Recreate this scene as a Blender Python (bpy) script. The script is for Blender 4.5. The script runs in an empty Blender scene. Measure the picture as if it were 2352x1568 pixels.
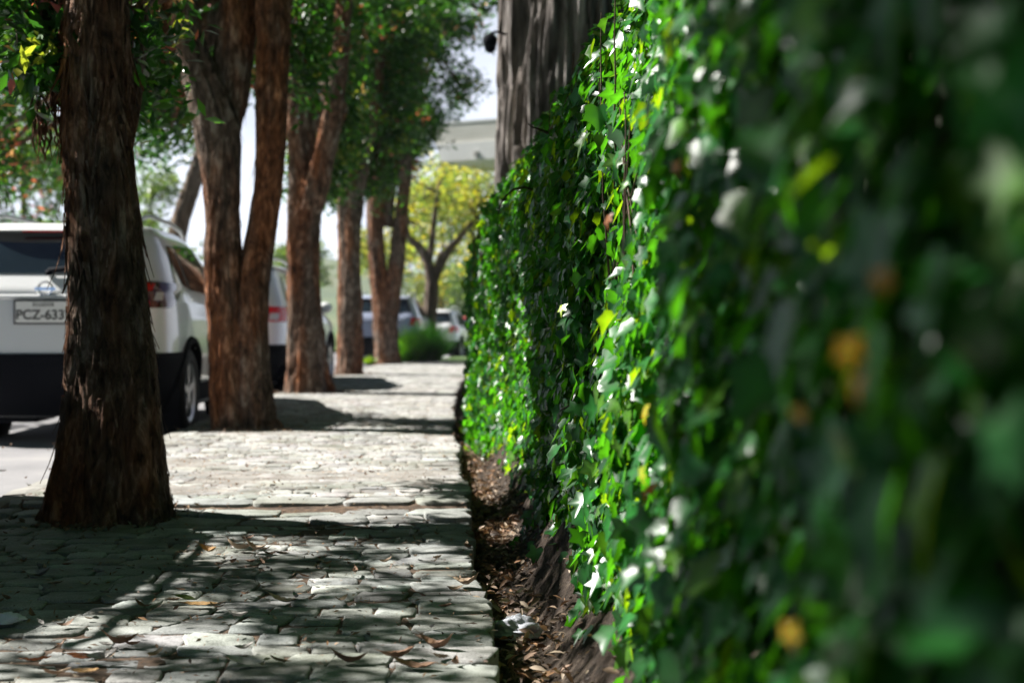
import bpy, bmesh, math, random
import numpy as np
from mathutils import Vector, Matrix, noise

rng = np.random.default_rng(11)
random.seed(11)
SC = bpy.context.scene
COL = SC.collection
R = math.radians

# ------------------------------------------------------------------ camera model
FPX, CX, CY = 3267.0, 1176.0, 784.0          # focal length and centre for a 2352 x 1568 view of the photo
CAM = Vector((0, 0, 0.76))
YAW, PITCH = math.atan(176 / FPX), math.atan(39 / FPX)
FWD = Vector((math.sin(YAW) * math.cos(PITCH), math.cos(YAW) * math.cos(PITCH), -math.sin(PITCH)))
RIGHT = FWD.cross(Vector((0, 0, 1))).normalized()
UP = RIGHT.cross(FWD)


def ray(vx, vy):
    return FWD + RIGHT * ((vx - CX) / FPX) + UP * ((CY - vy) / FPX)


def P(vx, vy, d):
    r = ray(vx, vy)
    return CAM + r * (d / r.y)


def G(vx, vy, z=0.0):
    r = ray(vx, vy)
    return CAM + r * ((z - CAM.z) / r.z)


def sstep(a, b, x):
    t = np.clip((x - a) / (b - a), 0, 1)
    return t * t * (3 - 2 * t)


def bend(d):
    return 0.0022 * np.maximum(0, d - 9.0) ** 2


def pave_z(d):
    return 0.032 * sstep(5.6, 6.0, d) * (1 - sstep(6.6, 9.5, d))


def road_z(d):
    return -0.12 - 0.25 * sstep(28, 50, d)


# ------------------------------------------------------------------ object helpers
def mesh_obj(name, V, F, mat=None, parent=None, smooth=False, tint=None, mats=None, midx=None):
    me = bpy.data.meshes.new(name)
    V = np.asarray(V, dtype=np.float32)
    if isinstance(F, np.ndarray):
        n, k = F.shape
        me.vertices.add(len(V))
        me.vertices.foreach_set('co', V.ravel())
        me.loops.add(n * k)
        me.loops.foreach_set('vertex_index', F.astype(np.int32).ravel())
        me.polygons.add(n)
        me.polygons.foreach_set('loop_start', np.arange(0, n * k, k, dtype=np.int32))
        me.polygons.foreach_set('loop_total', np.full(n, k, dtype=np.int32))
        me.update(calc_edges=True)
    else:
        me.from_pydata(V.tolist(), [], F)
        me.update()
    if tint is not None:
        a = me.color_attributes.new('tint', 'FLOAT_COLOR', 'POINT')
        c = np.ones((len(V), 4), dtype=np.float32)
        c[:, :3] = tint
        a.data.foreach_set('color', c.ravel())
    if mats:
        for m in mats:
            me.materials.append(m)
        if midx is not None:
            me.polygons.foreach_set('material_index', np.asarray(midx, dtype=np.int32))
    elif mat:
        me.materials.append(mat)
    if smooth:
        me.polygons.foreach_set('use_smooth', np.ones(len(me.polygons), dtype=bool))
    o = bpy.data.objects.new(name, me)
    COL.objects.link(o)
    if parent:
        o.parent = parent
    return o


def tag(o, label=None, cat=None, group=None, kind=None):
    for k, v in (('label', label), ('category', cat), ('group', group), ('kind', kind)):
        if v:
            o[k] = v
    return o


def empty(name, loc, label, cat, group=None, rz=0.0):
    o = bpy.data.objects.new(name, None)
    o.empty_display_size = 0.2
    COL.objects.link(o)
    o.location = loc
    o.rotation_euler = (0, 0, rz)
    return tag(o, label, cat, group)


def copy_tree(o, parent=None):
    c = o.copy()
    COL.objects.link(c)
    if parent:
        c.parent = parent
    for ch in list(o.children):
        copy_tree(ch, c)
    return c


class MB:
    """collects quads and polygons for one mesh"""
    def __init__(self):
        self.v, self.f = [], []

    def add(self, V, F):
        n = len(self.v)
        self.v += [tuple(p) for p in V]
        self.f += [tuple(i + n for i in f) for f in F]

    def grid(self, rows, closed=False):
        m = len(rows[0])
        V = [p for r in rows for p in r]
        F = []
        for i in range(len(rows) - 1):
            for j in range(m if closed else m - 1):
                j2 = (j + 1) % m
                F.append((i * m + j, i * m + j2, (i + 1) * m + j2, (i + 1) * m + j))
        self.add(V, F)

    def box(self, c, s, rot=None):
        V = []
        for dz in (-.5, .5):
            for dx, dy in ((-.5, -.5), (.5, -.5), (.5, .5), (-.5, .5)):
                p = Vector((dx * s[0], dy * s[1], dz * s[2]))
                if rot:
                    p = rot @ p
                V.append(p + Vector(c))
        self.add(V, [(0, 3, 2, 1), (4, 5, 6, 7), (0, 1, 5, 4), (1, 2, 6, 5), (2, 3, 7, 6), (3, 0, 4, 7)])

    def tube(self, pts, rad, seg=8, caps=True):
        pts = [Vector(p) for p in pts]
        if not hasattr(rad, '__len__'):
            rad = [rad] * len(pts)
        rows = []
        t0 = (pts[1] - pts[0]).normalized()
        n = t0.orthogonal().normalized()
        for i, p in enumerate(pts):
            t = (pts[min(i + 1, len(pts) - 1)] - pts[max(i - 1, 0)]).normalized()
            n = (n - t * n.dot(t)).normalized()
            b = t.cross(n)
            rows.append([p + (n * math.cos(a) + b * math.sin(a)) * rad[i] for a in np.linspace(0, 2 * math.pi, seg, endpoint=False)])
        self.grid(rows, True)
        if caps:
            k = len(self.v)
            self.f.append(tuple(range(k - seg, k)))
            k0 = k - seg * len(pts)
            self.f.append(tuple(range(k0 + seg - 1, k0 - 1, -1)))

    def build(self, name, mat, parent=None, smooth=False):
        return mesh_obj(name, self.v, self.f, mat, parent, smooth)


# ------------------------------------------------------------------ materials
def new_mat(name):
    m = bpy.data.materials.new(name)
    m.use_nodes = True
    nt = m.node_tree
    return m, nt, nt.nodes['Principled BSDF']


def N(nt, typ, **kw):
    n = nt.nodes.new(typ)
    for k, v in kw.items():
        if k in n.inputs:
            n.inputs[k].default_value = v
        else:
            setattr(n, k, v)
    return n


def ramp(nt, stops):
    n = nt.nodes.new('ShaderNodeValToRGB')
    e = n.color_ramp.elements
    while len(e) < len(stops):
        e.new(0.5)
    for el, (p, c) in zip(e, stops):
        el.position = p
        el.color = (c[0], c[1], c[2], 1) if len(c) == 3 else c
    return n


def simple(name, col, rough=0.5, metal=0.0, spec=0.5, coat=0.0):
    m, nt, b = new_mat(name)
    b.inputs['Base Color'].default_value = (*col, 1)
    b.inputs['Roughness'].default_value = rough
    b.inputs['Metallic'].default_value = metal
    b.inputs['Specular IOR Level'].default_value = spec
    b.inputs['Coat Weight'].default_value = coat
    b.inputs['Coat Roughness'].default_value = 0.05
    return m


def noisy(name, stops, scale=(4, 4, 4), detail=8, rough=0.8, bump=0.3, bdist=0.01, scale2=None, spec=0.3, dist=0.0):
    """noise-coloured surface with bump, in object coordinates"""
    m, nt, b = new_mat(name)
    tc = N(nt, 'ShaderNodeTexCoord')
    mp = N(nt, 'ShaderNodeMapping')
    mp.inputs['Scale'].default_value = scale
    nt.links.new(tc.outputs['Object'], mp.inputs['Vector'])
    nz = N(nt, 'ShaderNodeTexNoise', Scale=1.0, Detail=detail, Roughness=0.6, Distortion=dist)
    nt.links.new(mp.outputs['Vector'], nz.inputs['Vector'])
    rp = ramp(nt, stops)
    nt.links.new(nz.outputs['Fac'], rp.inputs['Fac'])
    nt.links.new(rp.outputs['Color'], b.inputs['Base Color'])
    bp = N(nt, 'ShaderNodeBump', Strength=bump, Distance=bdist)
    src = nz
    if scale2:
        mp2 = N(nt, 'ShaderNodeMapping')
        mp2.inputs['Scale'].default_value = scale2
        nt.links.new(tc.outputs['Object'], mp2.inputs['Vector'])
        src = N(nt, 'ShaderNodeTexNoise', Scale=1.0, Detail=6.0, Roughness=0.65)
        nt.links.new(mp2.outputs['Vector'], src.inputs['Vector'])
    nt.links.new(src.outputs['Fac'], bp.inputs['Height'])
    nt.links.new(bp.outputs['Normal'], b.inputs['Normal'])
    b.inputs['Roughness'].default_value = rough
    b.inputs['Specular IOR Level'].default_value = spec
    return m


def leaf_mat(name, trans=0.4, tcol=(1.6, 2.2, 0.5), rough=0.4, spec=0.5):
    """leaf: tinted by the 'tint' attribute, lets light through"""
    m, nt, b = new_mat(name)
    out = nt.nodes['Material Output']
    at = N(nt, 'ShaderNodeAttribute', attribute_name='tint')
    nt.links.new(at.outputs['Color'], b.inputs['Base Color'])
    b.inputs['Roughness'].default_value = rough
    b.inputs['Specular IOR Level'].default_value = spec
    tr = N(nt, 'ShaderNodeBsdfTranslucent')
    mx = N(nt, 'ShaderNodeMix', data_type='RGBA', blend_type='MULTIPLY')
    mx.inputs[0].default_value = 1.0
    mx.inputs[7].default_value = (*tcol, 1)
    nt.links.new(at.outputs['Color'], mx.inputs[6])
    nt.links.new(mx.outputs[2], tr.inputs['Color'])
    ms = N(nt, 'ShaderNodeMixShader', Fac=trans)
    nt.links.new(b.outputs[0], ms.inputs[1])
    nt.links.new(tr.outputs[0], ms.inputs[2])
    nt.links.new(ms.outputs[0], out.inputs['Surface'])
    return m


def bark_mat(name, dark, mid, light, red, zs=1.3, xs=22.0, bump=1.0):
    """stringy bark: fibres stretched along the trunk"""
    m, nt, b = new_mat(name)
    tc = N(nt, 'ShaderNodeTexCoord')
    def nz(sc, det, dist=0.0):
        mp = N(nt, 'ShaderNodeMapping')
        mp.inputs['Scale'].default_value = sc
        nt.links.new(tc.outputs['Object'], mp.inputs['Vector'])
        n = N(nt, 'ShaderNodeTexNoise', Scale=1.0, Detail=det, Roughness=0.62, Distortion=dist)
        nt.links.new(mp.outputs['Vector'], n.inputs['Vector'])
        return n
    fib = nz((xs, xs, zs), 10.0, 1.6)
    plate = nz((xs * .42, xs * .42, zs * .9), 4.0, 2.2)
    big = nz((3.2, 3.2, 0.9), 4.0)
    fine = nz((xs * 4, xs * 4, zs * 5), 6.0, 0.3)
    mixf = N(nt, 'ShaderNodeMix', data_type='FLOAT')
    mixf.inputs[0].default_value = 0.5
    nt.links.new(fib.outputs['Fac'], mixf.inputs[2])
    nt.links.new(plate.outputs['Fac'], mixf.inputs[3])
    rp = ramp(nt, [(0.36, dark), (0.46, tuple(q * .6 for q in mid)), (0.53, mid), (0.66, light)])
    nt.links.new(mixf.outputs[0], rp.inputs['Fac'])
    rp2 = ramp(nt, [(0.42, (0, 0, 0)), (0.62, (1, 1, 1))])
    nt.links.new(big.outputs['Fac'], rp2.inputs['Fac'])
    mx = N(nt, 'ShaderNodeMix', data_type='RGBA', blend_type='MIX')
    mul = N(nt, 'ShaderNodeMix', data_type='RGBA', blend_type='MULTIPLY')
    mul.inputs[0].default_value = 1.0
    mul.inputs[7].default_value = (*red, 1)
    nt.links.new(rp.outputs['Color'], mul.inputs[6])
    nt.links.new(rp2.outputs['Color'], mx.inputs[0])
    nt.links.new(rp.outputs['Color'], mx.inputs[6])
    nt.links.new(mul.outputs[2], mx.inputs[7])
    nt.links.new(mx.outputs[2], b.inputs['Base Color'])
    ad = N(nt, 'ShaderNodeMath', operation='MULTIPLY_ADD')
    ad.inputs[1].default_value = 0.35
    nt.links.new(fine.outputs['Fac'], ad.inputs[0])
    nt.links.new(mixf.outputs[0], ad.inputs[2])
    bp = N(nt, 'ShaderNodeBump', Strength=bump, Distance=0.06)
    nt.links.new(ad.outputs[0], bp.inputs['Height'])
    nt.links.new(bp.outputs['Normal'], b.inputs['Normal'])
    b.inputs['Roughness'].default_value = 0.9
    b.inputs['Specular IOR Level'].default_value = 0.15
    return m


M = {}
M['bark'] = bark_mat('stringy_bark', (0.018, 0.013, 0.010), (0.150, 0.106, 0.078), (0.42, 0.35, 0.29), (1.5, 0.80, 0.46), zs=4.2, xs=17)
M['grey_bark'] = bark_mat('furrowed_grey_bark', (0.03, 0.026, 0.024), (0.20, 0.18, 0.17), (0.50, 0.47, 0.45), (1.0, 0.95, 0.9), zs=0.8, xs=9)
M['far_bark'] = bark_mat('far_bark', (0.06, 0.045, 0.035), (0.14, 0.105, 0.08), (0.26, 0.21, 0.17), (1.0, 0.9, 0.8), xs=10)
M['leaf'] = leaf_mat('crown_leaf', 0.42, (2.3, 2.6, 0.8), 0.33, 0.5)
M['ivy'] = leaf_mat('ivy_leaf', 0.34, (6.0, 3.9, 0.45), 0.34, 0.5)
M['dry'] = leaf_mat('dry_leaf', 0.12, (1.2, 1.0, 0.7), 0.65, 0.3)
M['grass'] = leaf_mat('grass_blade', 0.45, (1.6, 1.8, 0.4), 0.45, 0.4)
M['twig'] = noisy('twig_bark', [(0.3, (0.035, 0.022, 0.015)), (0.7, (0.12, 0.08, 0.05))], (40, 40, 40), 4)
M['asphalt'] = noisy('asphalt', [(0.3, (0.17, 0.168, 0.175)), (0.55, (0.24, 0.235, 0.24)), (0.75, (0.32, 0.31, 0.30))], (1.2, 1.2, 1.2), 10, 0.85, 0.5, 0.006, (150, 150, 150))
M['soil'] = noisy('soil', [(0.3, (0.018, 0.013, 0.009)), (0.5, (0.055, 0.039, 0.028)), (0.75, (0.15, 0.115, 0.085))], (26, 26, 26), 10, 0.95, 1.0, 0.03, (70, 70, 70))
M['joint'] = noisy('joint_dirt', [(0.3, (0.03, 0.022, 0.016)), (0.55, (0.09, 0.06, 0.04)), (0.75, (0.17, 0.11, 0.07))], (30, 30, 30), 8, 0.95, 0.8, 0.01)
M['dust'] = noisy('pale_dust', [(0.3, (0.15, 0.135, 0.115)), (0.55, (0.27, 0.255, 0.235)), (0.75, (0.40, 0.37, 0.32))], (7, 7, 7), 10, 0.95, 0.7, 0.01, (90, 90, 90))
M['turf'] = noisy('turf', [(0.3, (0.035, 0.07, 0.018)), (0.6, (0.08, 0.14, 0.035)), (0.8, (0.15, 0.17, 0.06))], (2, 2, 2), 10, 0.95, 0.8, 0.04)
M['kerb'] = noisy('kerb_stone', [(0.3, (0.16, 0.155, 0.14)), (0.7, (0.36, 0.35, 0.32))], (3, 3, 3), 10, 0.85, 0.6, 0.01, (60, 60, 60))
M['concrete'] = noisy('concrete', [(0.3, (0.36, 0.355, 0.33)), (0.7, (0.52, 0.51, 0.48))], (0.8, 0.8, 1.6), 8, 0.85, 0.3, 0.01)
M['pale_concrete'] = noisy('pale_concrete', [(0.3, (0.52, 0.51, 0.46)), (0.7, (0.66, 0.65, 0.60))], (0.8, 0.8, 1.6), 8, 0.85, 0.3, 0.01)
M['white_wall'] = noisy('white_plaster', [(0.3, (0.66, 0.66, 0.64)), (0.7, (0.78, 0.78, 0.77))], (0.9, 0.9, 0.5), 6, 0.8, 0.2, 0.01)
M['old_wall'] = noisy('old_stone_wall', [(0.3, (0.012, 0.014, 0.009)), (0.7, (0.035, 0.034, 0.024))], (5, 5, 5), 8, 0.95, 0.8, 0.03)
M['hill'] = noisy('hill_cover', [(0.3, (0.05, 0.085, 0.03)), (0.55, (0.10, 0.13, 0.05)), (0.75, (0.17, 0.16, 0.09))], (0.03, 0.03, 0.05), 10, 0.95, 0.3, 1.0)
M['black_plastic'] = simple('black_plastic', (0.004, 0.005, 0.008), 0.8, 0.0, 0.08)
M['tyre'] = simple('tyre_rubber', (0.015, 0.015, 0.015), 0.85)
M['rim'] = simple('alloy_rim', (0.45, 0.46, 0.48), 0.3, 0.8)
M['chrome'] = simple('chrome', (0.75, 0.76, 0.78), 0.12, 1.0)
M['plate'] = simple('number_plate', (0.78, 0.78, 0.76), 0.45)
M['ink'] = simple('plate_ink', (0.02, 0.02, 0.022), 0.5)
M['lamp_red'] = simple('red_lamp_lens', (0.62, 0.010, 0.008), 0.25, 0.0, 0.3, 0.1)
M['lamp_dark'] = simple('smoked_lamp_lens', (0.06, 0.006, 0.008), 0.1, 0.0, 0.6, 0.6)
M['lamp_clear'] = simple('clear_lamp_lens', (0.55, 0.53, 0.5), 0.1, 0.0, 0.6, 0.6)
M['bag'] = None
m_, nt_, b_ = new_mat('clear_plastic_film')
b_.inputs['Base Color'].default_value = (0.62, 0.64, 0.70, 1)
b_.inputs['Roughness'].default_value = 0.25
b_.inputs['Transmission Weight'].default_value = 0.35
b_.inputs['IOR'].default_value = 1.1
M['bag'] = m_
M['paper'] = simple('tissue_paper', (0.72, 0.74, 0.82), 0.8)


def glass_mat():
    m, nt, b = new_mat('car_glass')
    b.inputs['Base Color'].default_value = (0.012, 0.02, 0.024, 1)
    b.inputs['Roughness'].default_value = 0.03
    b.inputs['Specular IOR Level'].default_value = 0.9
    b.inputs['Coat Weight'].default_value = 0.6
    b.inputs['Coat Roughness'].default_value = 0.02
    return m


M['glass'] = glass_mat()


def paint(name, col, rough=0.28):
    return simple(name, col, rough, 0.0, 0.5, 0.8)


PAINT = {'white': paint('white_paint', (0.78, 0.79, 0.79)), 'pearl': paint('pearl_paint', (0.70, 0.71, 0.72)),
         'silver_blue': paint('silver_blue_paint', (0.36, 0.40, 0.52)), 'red': paint('red_paint', (0.45, 0.03, 0.06))}


def stone_mat():
    m, nt, b = new_mat('cobble_stone')
    tc = N(nt, 'ShaderNodeTexCoord')
    at = N(nt, 'ShaderNodeAttribute', attribute_name='tint')
    n1 = N(nt, 'ShaderNodeTexNoise', Scale=7.0, Detail=9.0, Roughness=0.65)
    n2 = N(nt, 'ShaderNodeTexNoise', Scale=190.0, Detail=4.0, Roughness=0.7)
    n3 = N(nt, 'ShaderNodeTexNoise', Scale=2.1, Detail=6.0, Roughness=0.6)
    for n in (n1, n2, n3):
        nt.links.new(tc.outputs['Object'], n.inputs['Vector'])
    r1 = ramp(nt, [(0.3, (0.55, 0.55, 0.55)), (0.7, (1.25, 1.25, 1.25))])
    nt.links.new(n1.outputs['Fac'], r1.inputs['Fac'])
    r2 = ramp(nt, [(0.3, (0.55, 0.55, 0.55)), (0.5, (1, 1, 1)), (0.72, (1.35, 1.35, 1.35))])
    nt.links.new(n2.outputs['Fac'], r2.inputs['Fac'])
    a = N(nt, 'ShaderNodeMix', data_type='RGBA', blend_type='MULTIPLY')
    a.inputs[0].default_value = 1
    nt.links.new(at.outputs['Color'], a.inputs[6])
    nt.links.new(r1.outputs['Color'], a.inputs[7])
    c = N(nt, 'ShaderNodeMix', data_type='RGBA', blend_type='MULTIPLY')
    c.inputs[0].default_value = 1
    nt.links.new(a.outputs[2], c.inputs[6])
    nt.links.new(r2.outputs['Color'], c.inputs[7])
    r3 = ramp(nt, [(0.48, (0, 0, 0)), (0.68, (0.55, 0.55, 0.55))])   # moss film
    nt.links.new(n3.outputs['Fac'], r3.inputs['Fac'])
    mo = N(nt, 'ShaderNodeMix', data_type='RGBA', blend_type='MIX')
    nt.links.new(r3.outputs['Color'], mo.inputs[0])
    nt.links.new(c.outputs[2], mo.inputs[6])
    mo.inputs[7].default_value = (0.125, 0.13, 0.08, 1)
    nt.links.new(mo.outputs[2], b.inputs['Base Color'])
    ad = N(nt, 'ShaderNodeMath', operation='MULTIPLY_ADD')
    ad.inputs[1].default_value = 0.12
    nt.links.new(n2.outputs['Fac'], ad.inputs[0])
    nt.links.new(n1.outputs['Fac'], ad.inputs[2])
    bp = N(nt, 'ShaderNodeBump', Strength=0.8, Distance=0.012)
    nt.links.new(ad.outputs[0], bp.inputs['Height'])
    nt.links.new(bp.outputs['Normal'], b.inputs['Normal'])
    b.inputs['Roughness'].default_value = 0.75
    b.inputs['Specular IOR Level'].default_value = 0.35
    return m


M['stone'] = stone_mat()

# ------------------------------------------------------------------ world, sun, camera
SUN_AZ, SUN_EL = R(69), R(44)                    # sun stands 69 deg left of the viewing direction
w = bpy.data.worlds.new('World')
SC.world = w
w.use_nodes = True
bg = w.node_tree.nodes['Background']
sky = w.node_tree.nodes.new('ShaderNodeTexSky')
sky.sky_type = 'NISHITA'
sky.sun_disc = False
sky.sun_elevation = SUN_EL
sky.sun_rotation = -SUN_AZ
sky.altitude = 2800
sky.air_density = 0.25
sky.dust_density = 0.05
wt = w.node_tree
tcw = wt.nodes.new('ShaderNodeTexCoord')
sep = wt.nodes.new('ShaderNodeSeparateXYZ')
wt.links.new(tcw.outputs['Generated'], sep.inputs[0])
hz = wt.nodes.new('ShaderNodeMapRange')                # white haze and cloud low over the street ahead
hz.inputs['From Min'].default_value, hz.inputs['From Max'].default_value = 0.34, 0.0
wt.links.new(sep.outputs['Z'], hz.inputs['Value'])
fr = wt.nodes.new('ShaderNodeMapRange')
fr.inputs['From Min'].default_value, fr.inputs['From Max'].default_value = 0.35, 0.85
wt.links.new(sep.outputs['Y'], fr.inputs['Value'])
cn = N(wt, 'ShaderNodeTexNoise', Scale=3.5, Detail=7.0, Roughness=0.6)
wt.links.new(tcw.outputs['Generated'], cn.inputs['Vector'])
cr = wt.nodes.new('ShaderNodeMapRange')
cr.inputs['From Min'].default_value, cr.inputs['From Max'].default_value = 0.34, 0.62
cr.inputs['To Min'].default_value = 0.35
wt.links.new(cn.outputs['Fac'], cr.inputs['Value'])
m1 = N(wt, 'ShaderNodeMath', operation='MULTIPLY')
m2 = N(wt, 'ShaderNodeMath', operation='MULTIPLY')
wt.links.new(hz.outputs[0], m1.inputs[0])
wt.links.new(fr.outputs[0], m1.inputs[1])
wt.links.new(m1.outputs[0], m2.inputs[0])
wt.links.new(cr.outputs[0], m2.inputs[1])
sq = N(wt, 'ShaderNodeMath', operation='POWER')
sq.inputs[1].default_value = 0.6
wt.links.new(m2.outputs[0], sq.inputs[0])
cm = N(wt, 'ShaderNodeMix', data_type='RGBA', blend_type='MIX')
wt.links.new(sq.outputs[0], cm.inputs[0])
wt.links.new(sky.outputs['Color'], cm.inputs[6])
cm.inputs[7].default_value = (11, 11.6, 12.8, 1)
wt.links.new(cm.outputs[2], bg.inputs['Color'])
bg.inputs['Strength'].default_value = 0.05
SUN = Vector((-math.sin(SUN_AZ) * math.cos(SUN_EL), math.cos(SUN_AZ) * math.cos(SUN_EL), math.sin(SUN_EL)))
sl = bpy.data.lights.new('sun', 'SUN')
sl.energy = 5.0
sl.angle = R(0.5)
sl.color = (1.0, 0.965, 0.91)
so = bpy.data.objects.new('sun', sl)
COL.objects.link(so)
so.rotation_euler = SUN.to_track_quat('Z', 'Y').to_euler()
so.location = SUN * 40

cd = bpy.data.cameras.new('camera')
cam = bpy.data.objects.new('camera', cd)
COL.objects.link(cam)
cam.location = CAM
cam.rotation_euler = FWD.to_track_quat('-Z', 'Y').to_euler()
cd.sensor_width = 36
cd.lens = 36 * FPX / 2352
cd.clip_start = 0.05
cd.clip_end = 5000
cd.dof.use_dof = True
cd.dof.focus_distance = 4.1
cd.dof.aperture_fstop = 3.1
cd.dof.aperture_blades = 0
SC.camera = cam
SC.view_settings.view_transform = 'Standard'
SC.view_settings.look = 'None'
SC.view_settings.exposure = 1.5
SC.view_settings.gamma = 1
SC.cycles.use_denoising = True
SC.cycles.max_bounces = 6
SC.cycles.diffuse_bounces = 1
SC.cycles.transparent_max_bounces = 8

# ------------------------------------------------------------------ setting: ground, road, kerb, pavement
def strip(name, xl, xr, zf, d0, d1, mat, nd=120, nx=6, kind='structure', zx=None):
    ds = np.linspace(d0, d1, nd)
    V, F = [], []
    for d in ds:
        a, b = xl(d), xr(d)
        for t in np.linspace(0, 1, nx):
            x = a + (b - a) * t
            z = zf(d) + (zx(x, d) if zx else 0)
            V.append((x, d, z))
    for i in range(nd - 1):
        for j in range(nx - 1):
            F.append((i * nx + j, i * nx + j + 1, (i + 1) * nx + j + 1, (i + 1) * nx + j))
    o = mesh_obj(name, V, F, mat, smooth=True)
    o['kind'] = kind
    return o


mesh_obj('ground', [(-900, -60, -0.62), (900, -60, -0.62), (900, 1500, -0.62), (-900, 1500, -0.62)], [(0, 1, 2, 3)], M['turf'])['kind'] = 'structure'
KX = -1.78


def kerb_x(d):
    return KX + bend(d)


def edge_x(d):
    return 0.135 + bend(d) + 0.012 * math.sin(d * 2.3) + 0.01 * math.sin(d * 5.1 + 1)


strip('road', lambda d: -9.2 + bend(d), lambda d: kerb_x(d) - 0.05, road_z, -8, 90, M['asphalt'], 160, 12)
strip('far_verge', lambda d: -60, lambda d: -9.1 + bend(d), lambda d: road_z(d) + 0.1, -8, 90, M['turf'], 60, 20,
      zx=lambda x, d: 0.05 * noise.noise(Vector((x * .3, d * .3, 0))))
strip('near_verge', lambda d: kerb_x(d) + 0.1, lambda d: 12 + bend(d), lambda d: road_z(d) + 0.09, 28.5, 90, M['turf'], 60, 20,
      zx=lambda x, d: 0.05 * noise.noise(Vector((x * .3, d * .3, 0))))

# kerb: worn stones in a row
mb = MB()
d = -2.0
while d < 34:
    L = random.uniform(0.5, 0.9)
    rows = []
    for k in range(5):
        dd = d + 0.008 + (L - 0.016) * k / 4
        xo = kerb_x(dd) + random.uniform(-.006, .006)
        zt = pave_z(dd) + random.uniform(-.008, .004)
        rows.append([(xo - .11, dd, -0.3), (xo - .105, dd, zt - .03), (xo - .085, dd, zt - .006), (xo, dd, zt), (xo + .03, dd, zt - .004), (xo + .03, dd, -.3)])
    mb.grid(rows)
    n = len(mb.v)
    mb.f.append(tuple(range(n - 30, n - 24)))
    mb.f.append(tuple(range(n - 1, n - 7, -1)))
    d += L
mb.build('kerb', M['kerb'], smooth=False)['kind'] = 'structure'

strip('pavement_bed', lambda d: kerb_x(d) + 0.02, lambda d: edge_x(d) - 0.012, lambda d: float(pave_z(d)) - 0.0068, -2, 6.15, M['joint'], 120, 16,
      zx=lambda x, d: 0.006 * noise.noise(Vector((x * 6, d * 6, 3))))
strip('pavement_dust', lambda d: kerb_x(d) + 0.02, lambda d: edge_x(d) - 0.012, lambda d: float(pave_z(d)) - 0.0035, 6.05, 29, M['dust'], 240, 16,
      zx=lambda x, d: 0.004 * noise.noise(Vector((x * 5, d * 5, 3))))
# outer face of the bed towards the gutter
strip('pavement_side', lambda d: edge_x(d) - 0.012, lambda d: edge_x(d) - 0.003, lambda d: -0.03, -2, 29, M['soil'], 200, 2,
      zx=lambda x, d: -0.14 if x > edge_x(d) - 0.006 else float(pave_z(d)) + 0.004)

SV, SF, ST, JOINTS = [], [], [], []


def add_stone(cx, cd_, wx, wy, z, seg, proud=0.0):
    k = 7.0
    ph = np.linspace(0, 2 * np.pi, seg, endpoint=False) + 0.13
    ca, sa = np.cos(ph), np.sin(ph)
    jit = 1 + rng.normal(0, 0.032 if cd_ < 6.1 else .02, seg)
    jit = (jit + np.roll(jit, 1)) / 2
    x = np.sign(ca) * np.abs(ca) ** (2 / k) * wx / 2 * jit
    y = np.sign(sa) * np.abs(sa) ** (2 / k) * wy / 2 * jit
    shear = rng.normal(0, 0.20)
    y = y * (1 + rng.normal(0, .22) * x / wx)
    x = x + shear * y
    fl = .75 if cd_ < 6.1 else 0.55
    tx, ty = rng.normal(0, 0.018) * fl, rng.normal(0, 0.022) * fl
    h = rng.normal(0, 0.0028) * fl + proud
    base = len(SV)
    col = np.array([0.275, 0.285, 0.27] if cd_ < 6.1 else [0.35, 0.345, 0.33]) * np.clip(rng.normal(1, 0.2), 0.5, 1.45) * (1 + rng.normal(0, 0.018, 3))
    rings = [(0.99, -0.06), (1.0, -0.0065 * fl), (0.97, -0.0022 * fl), (0.92, 0.0), (0.55, 0.0008)]
    for s, dz in rings:
        wob = rng.normal(0, 0.0015, seg) if s > .6 else rng.normal(0, 0.001, seg)
        zz = z + h + dz + wob + (tx * x + ty * y) * s
        for a, b, c in zip(x * s + cx, y * s + cd_, zz):
            SV.append((a, b, c))
            ST.append(col)
    SV.append((cx, cd_, z + h + 0.0018))
    ST.append(col)
    for r in range(len(rings) - 1):
        for j in range(seg):
            j2 = (j + 1) % seg
            SF.append((base + r * seg + j, base + r * seg + j2, base + (r + 1) * seg + j2, base + (r + 1) * seg + j))
    top = base + 4 * seg
    for j in range(seg):
        SF.append((top + j, top + (j + 1) % seg, base + 5 * seg))


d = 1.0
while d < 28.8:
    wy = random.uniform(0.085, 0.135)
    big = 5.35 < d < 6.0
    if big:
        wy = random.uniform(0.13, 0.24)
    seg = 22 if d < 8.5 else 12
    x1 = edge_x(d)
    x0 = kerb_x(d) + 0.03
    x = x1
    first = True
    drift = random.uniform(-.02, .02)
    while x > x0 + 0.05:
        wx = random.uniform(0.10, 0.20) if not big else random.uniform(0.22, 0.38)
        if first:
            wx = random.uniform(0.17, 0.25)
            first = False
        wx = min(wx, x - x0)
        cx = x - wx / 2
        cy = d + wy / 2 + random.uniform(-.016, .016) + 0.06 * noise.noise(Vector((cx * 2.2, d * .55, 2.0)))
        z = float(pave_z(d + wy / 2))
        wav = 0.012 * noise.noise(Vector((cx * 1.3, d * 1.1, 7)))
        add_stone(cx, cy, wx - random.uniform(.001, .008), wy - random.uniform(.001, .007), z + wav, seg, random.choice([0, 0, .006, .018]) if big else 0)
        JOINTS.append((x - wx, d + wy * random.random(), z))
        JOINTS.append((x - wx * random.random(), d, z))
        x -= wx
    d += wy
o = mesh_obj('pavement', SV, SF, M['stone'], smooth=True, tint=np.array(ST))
o['kind'] = 'structure'

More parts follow.
